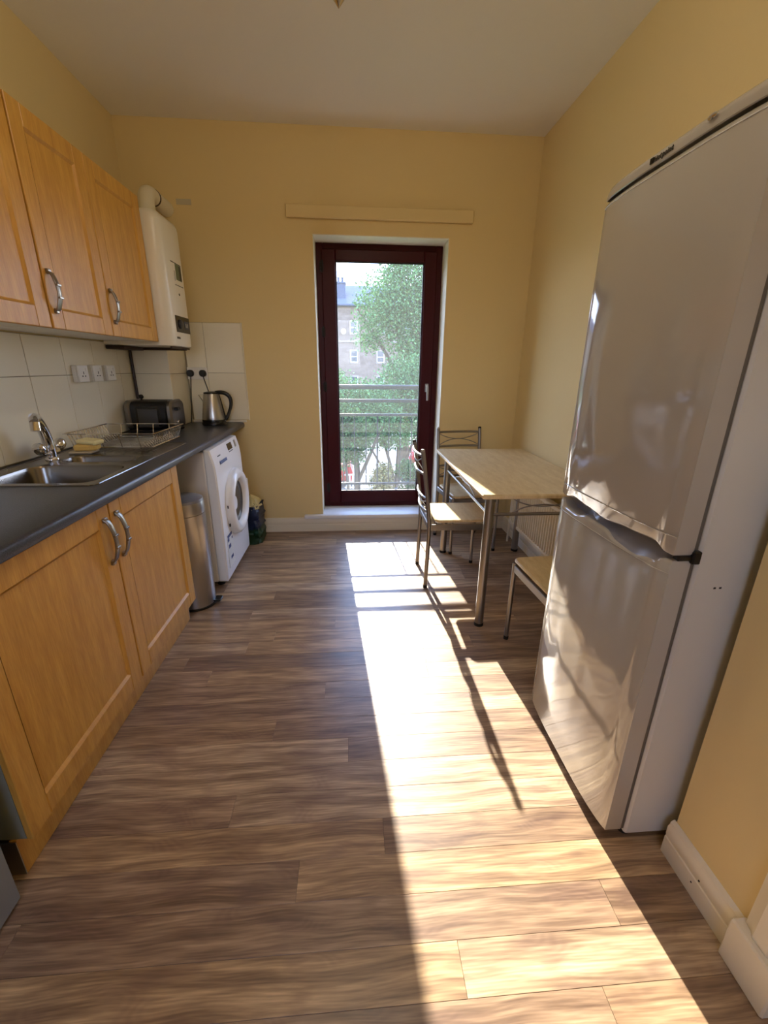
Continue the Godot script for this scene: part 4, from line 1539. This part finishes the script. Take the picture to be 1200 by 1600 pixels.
	for i in 4:
		var x := lerpf(x0 + 0.08, x1 - 0.08, i / 3.0)
		b = MB.new()
		b.tube([V(x, 0.082, z0), V(x, 0.004, z0 + 0.024), V(x, 0.004, z1 - 0.024), V(x, 0.082, z1)], 0.0022, 6)
		part(rk, "rack_wire", b, M.chrome)
	# sponges in their dish
	var dsh := MB.new()
	dsh.box(V(0.10, 0.9145, 1.215), V(0.205, 0.926, 1.30), 0.005)
	solo("soap_tray", dsh, M.soap_dish, "small beige tray beside the tap holding the sponges", "tray")
	var sp := MB.new()
	sp.box(V(-0.05, 0.0, -0.035), V(0.05, 0.028, 0.035), 0.006)
	var s1 := solo("sponge", sp, M.sponge_yellow, "deep yellow sponge at the bottom of the pair by the tap", "sponge", "washing up sponges")
	s1.position = V(0.168, 0.928, 1.252)
	s1.rotation.y = 0.2
	sp = MB.new()
	sp.box(V(-0.052, 0.0, -0.034), V(0.052, 0.02, 0.034), 0.006)
	var s2 := solo("sponge", sp, M.sponge_pale, "pale yellow sponge lying tilted on top of the other by the tap", "sponge", "washing up sponges")
	s2.position = V(0.182, 0.958, 1.245)
	s2.rotation = V(0.06, -0.25, -0.05)

# ---------------------------------------------------------------- small things
func build_small_things() -> void:
	# toaster
	var t := thing("toaster", "black and steel toaster on the worktop in front of the tiled boxing", "toaster", V(0.168, 0.91, 0.452))
	var b := MB.new()
	var body := rrect(-0.108, 0.108, 0.018, 0.195, 0.045, 8)
	var X := Transform3D(Basis(V(0, 0, -1), V(0, 1, 0), V(1, 0, 0)), Vector3.ZERO)
	b.prism(body, -0.108, 0.108, X, 0.004)
	part(t, "toaster_shell", b, M.black)
	for s in [[-0.148, -0.108], [0.108, 0.148]]:
		b = MB.new()
		b.prism(rrect(-0.112, 0.112, 0.012, 0.199, 0.045, 8), s[0], s[1], X, 0.012)
		part(t, "end_cap", b, M.toaster_steel, "brushed steel end cap")
	b = MB.new()
	b.prism(rrect(-0.075, 0.075, 0.03, 0.165, 0.015, 4), 0.1075, 0.1105, Transform3D.IDENTITY, 0.001)
	part(t, "side_panel", b, M.black_gloss)
	part(t, "side_panel_inset", bx(V(-0.062, 0.036, 0.109), V(0.058, 0.150, 0.112), 0.001), M.dark_steel)
	for z in [-0.042, 0.042]:
		part(t, "slot", bx(V(-0.1, 0.194, z - 0.014), V(0.1, 0.1965, z + 0.014), 0.001), M.dark_gap)
	b = MB.new()
	b.lathe([Vector2(0.006, 0.19), Vector2(0.006, 0.204), Vector2(0.014, 0.210), Vector2(0.016, 0.220), Vector2(0.010, 0.230), Vector2(0.0, 0.232)], 16, Transform3D(Basis.IDENTITY, V(-0.075, 0, 0)))
	part(t, "top_knob", b, M.black)
	part(t, "lever", bx(V(0.147, 0.135, 0.015), V(0.170, 0.155, 0.06), 0.004), M.black)
	b = MB.new()
	b.lathe([Vector2(0.014, 0), Vector2(0.013, 0.012), Vector2(0.006, 0.014)], 16, Transform3D(Basis(V(0, 1, 0), V(1, 0, 0), V(0, 0, -1)), V(0.147, 0.062, 0.04)))
	part(t, "dial", b, M.chrome)
	part(t, "toaster_base", bx(V(-0.14, 0.0, -0.095), V(0.14, 0.018, 0.095), 0.005), M.black)
	# kettle
	t = thing("kettle", "brushed steel cordless kettle with black handle in the worktop corner", "kettle", V(0.443, 0.91, 0.135))
	b = MB.new()
	b.lathe([Vector2(0.084, 0.0), Vector2(0.086, 0.012), Vector2(0.080, 0.022), Vector2(0.04, 0.024)], 32)
	part(t, "power_base", b, M.black)
	b = MB.new()
	b.lathe([Vector2(0.079, 0.026), Vector2(0.081, 0.034), Vector2(0.079, 0.06), Vector2(0.055, 0.215), Vector2(0.052, 0.222)], 40)
	b.grid([[V(-0.048, 0.214, -0.028), V(-0.048, 0.214, 0.028)], [V(-0.092, 0.212, -0.006), V(-0.092, 0.212, 0.006)], [V(-0.060, 0.16, -0.014), V(-0.060, 0.16, 0.014)]], false, V(-1, 0, 0))
	part(t, "kettle_body", b, M.steel)
	b = MB.new()
	b.lathe([Vector2(0.082, 0.022), Vector2(0.083, 0.036), Vector2(0.080, 0.04)], 32)
	part(t, "base_band", b, M.black)
	b = MB.new()
	b.lathe([Vector2(0.054, 0.220), Vector2(0.052, 0.230), Vector2(0.03, 0.235), Vector2(0.0, 0.236)], 32)
	part(t, "kettle_lid", b, M.black)
	b = MB.new()
	b.tube(bez(V(0.03, 0.226, 0), V(0.12, 0.245, 0), V(0.16, 0.19, 0), V(0.118, 0.10, 0), 12) + bez(V(0.114, 0.09, 0), V(0.105, 0.07, 0), V(0.10, 0.06, 0), V(0.083, 0.034, 0), 5), [0.014, 0.0145, 0.015, 0.015, 0.015, 0.015, 0.0145, 0.014, 0.0135, 0.013, 0.0125, 0.012, 0.0115, 0.011, 0.011, 0.011, 0.012, 0.012, 0.012], 10)
	b.tube(bez(V(0.048, 0.222, 0), V(0.06, 0.17, 0), V(0.072, 0.10, 0), V(0.084, 0.036, 0), 8), 0.008, 8)
	part(t, "handle", b, M.black)
	# double socket with two black plugs on the window wall
	t = thing("double_socket", "white double socket beside the kettle with two black plugs in it", "socket", V(0.325, 1.268, 0.009))
	part(t, "socket_plate", bx(V(-0.073, -0.043, 0.0), V(0.073, 0.043, 0.009), 0.003), M.white_plastic)
	for s in [[-0.047, "black plug on the left of the double socket by the kettle", V(0.262, 1.05, 0.05), V(0.255, 0.94, 0.05), V(0.262, 0.918, 0.10)], [0.042, "black plug on the right of the double socket by the kettle", V(0.375, 1.20, 0.03), V(0.395, 1.15, 0.03), V(0.44, 0.93, 0.03)]]:
		var pg := thing("power_plug", s[1], "plug", V(0.325 + s[0], 1.268, 0.018), 0.0, "plugs in the double socket")
		b = MB.new()
		b.prism(rrect(-0.024, 0.024, -0.024, 0.024, 0.02, 5), 0.0, 0.03, Transform3D.IDENTITY, 0.006)
		part(pg, "plug_body", b, M.black)
		b = MB.new()
		var o := V(0.325 + s[0], 1.268, 0.018)
		b.tube(bez(V(0, -0.02, 0.012), s[2] - o, s[3] - o, s[4] - o, 16), 0.0035, 6)
		part(pg, "cable", b, M.black)
	# surface sockets on the tiled splashback
	var labels := ["white surface socket above the tap, nearest of the row of three", "white surface socket in the middle of the row of three on the tiles", "white surface socket nearest the corner pipe, last of the three"]
	for i in 3:
		var z: float = [0.922, 0.782, 0.640][i]
		var k := thing("wall_socket", labels[i], "socket", V(0.0, 1.276, z), 0.0, "row of surface sockets on the tiles")
		part(k, "back_box", bx(V(0.0, -0.043, -0.046), V(0.026, 0.043, 0.046), 0.003), M.white_plastic)
		part(k, "face_plate", bx(V(0.026, -0.043, -0.046), V(0.034, 0.043, 0.046), 0.003), M.white_plastic)
		part(k, "switch", bx(V(0.033, 0.012, -0.03), V(0.037, 0.03, -0.02), 0.001), M.white_plastic)
		for q in [[0.004, 0.0, 0.007, 0.003], [-0.012, -0.012, 0.003, 0.005], [-0.012, 0.012, 0.003, 0.005]]:
			part(k, "pin_hole", bx(V(0.0335, q[0] - q[2], q[1] - q[3]), V(0.0343, q[0] + q[2], q[1] + q[3])), M.black)

# ---------------------------------------------------------------- ceiling lamp
func build_lamp() -> void:
	lamp_fitting(1.80, "chrome ceiling light with a pointed finial hanging above the kitchen floor", true, 0.30)
	lamp_fitting(3.75, "plain chrome ceiling light above the near end of the room", false, 0.20)

func lamp_fitting(zc: float, label: String, finial: bool, energy: float) -> void:
	var t := thing("ceiling_light", label, "ceiling light", V(1.434, 0, zc))
	var b := MB.new()
	b.lathe([Vector2(0.06, 2.797), Vector2(0.06, 2.79), Vector2(0.02, 2.776), Vector2(0.0, 2.774)], 24, Transform3D.IDENTITY, false, false)
	part(t, "ceiling_rose", b, M.chrome)
	b = MB.new()
	b.tube([V(0, 2.787, -0.345), V(0, 2.787, 0.372), V(0.066, 2.787, 0.372)], 0.007, 10)
	part(t, "bar", b, M.chrome)
	if finial:
		b = MB.new()
		b.tube([V(0, 2.787, -0.335), V(0, 2.60, -0.335)], 0.003, 8)
		b.lathe([Vector2(0.0, 2.498), Vector2(0.006, 2.506), Vector2(0.022, 2.526), Vector2(0.033, 2.548), Vector2(0.028, 2.562), Vector2(0.010, 2.580), Vector2(0.0, 2.59)], 24, Transform3D(Basis.IDENTITY, V(0, 0, -0.335)), false, false)
		part(t, "finial", b, M.chrome)
	b = MB.new()
	b.lathe([Vector2(0.0, 2.795), Vector2(0.02, 2.794), Vector2(0.03, 2.785), Vector2(0.032, 2.772)], 24, Transform3D(Basis.IDENTITY, V(0.066, 0, 0.372)), false, false)
	part(t, "lamp_holder", b, M.chrome)
	b = MB.new()
	b.lathe([Vector2(0.0, 2.69), Vector2(0.03, 2.696), Vector2(0.050, 2.715), Vector2(0.054, 2.733), Vector2(0.046, 2.753), Vector2(0.025, 2.772), Vector2(0.0, 2.776)], 20, Transform3D(Basis.IDENTITY, V(0.066, 0, 0.372)))
	part(t, "bulb", b, M.bulb_glow)
	var l := OmniLight3D.new()
	l.name = "ceiling_lamp_light"
	l.position = V(1.50, 2.732, zc + 0.372)
	l.light_color = Color(1.0, 0.95, 0.86) if finial else Color(1.0, 0.84, 0.6)
	l.light_energy = energy
	l.light_size = 0.04
	l.omni_range = 12.0
	l.omni_attenuation = 2.0
	l.shadow_enabled = true
	add_child(l)
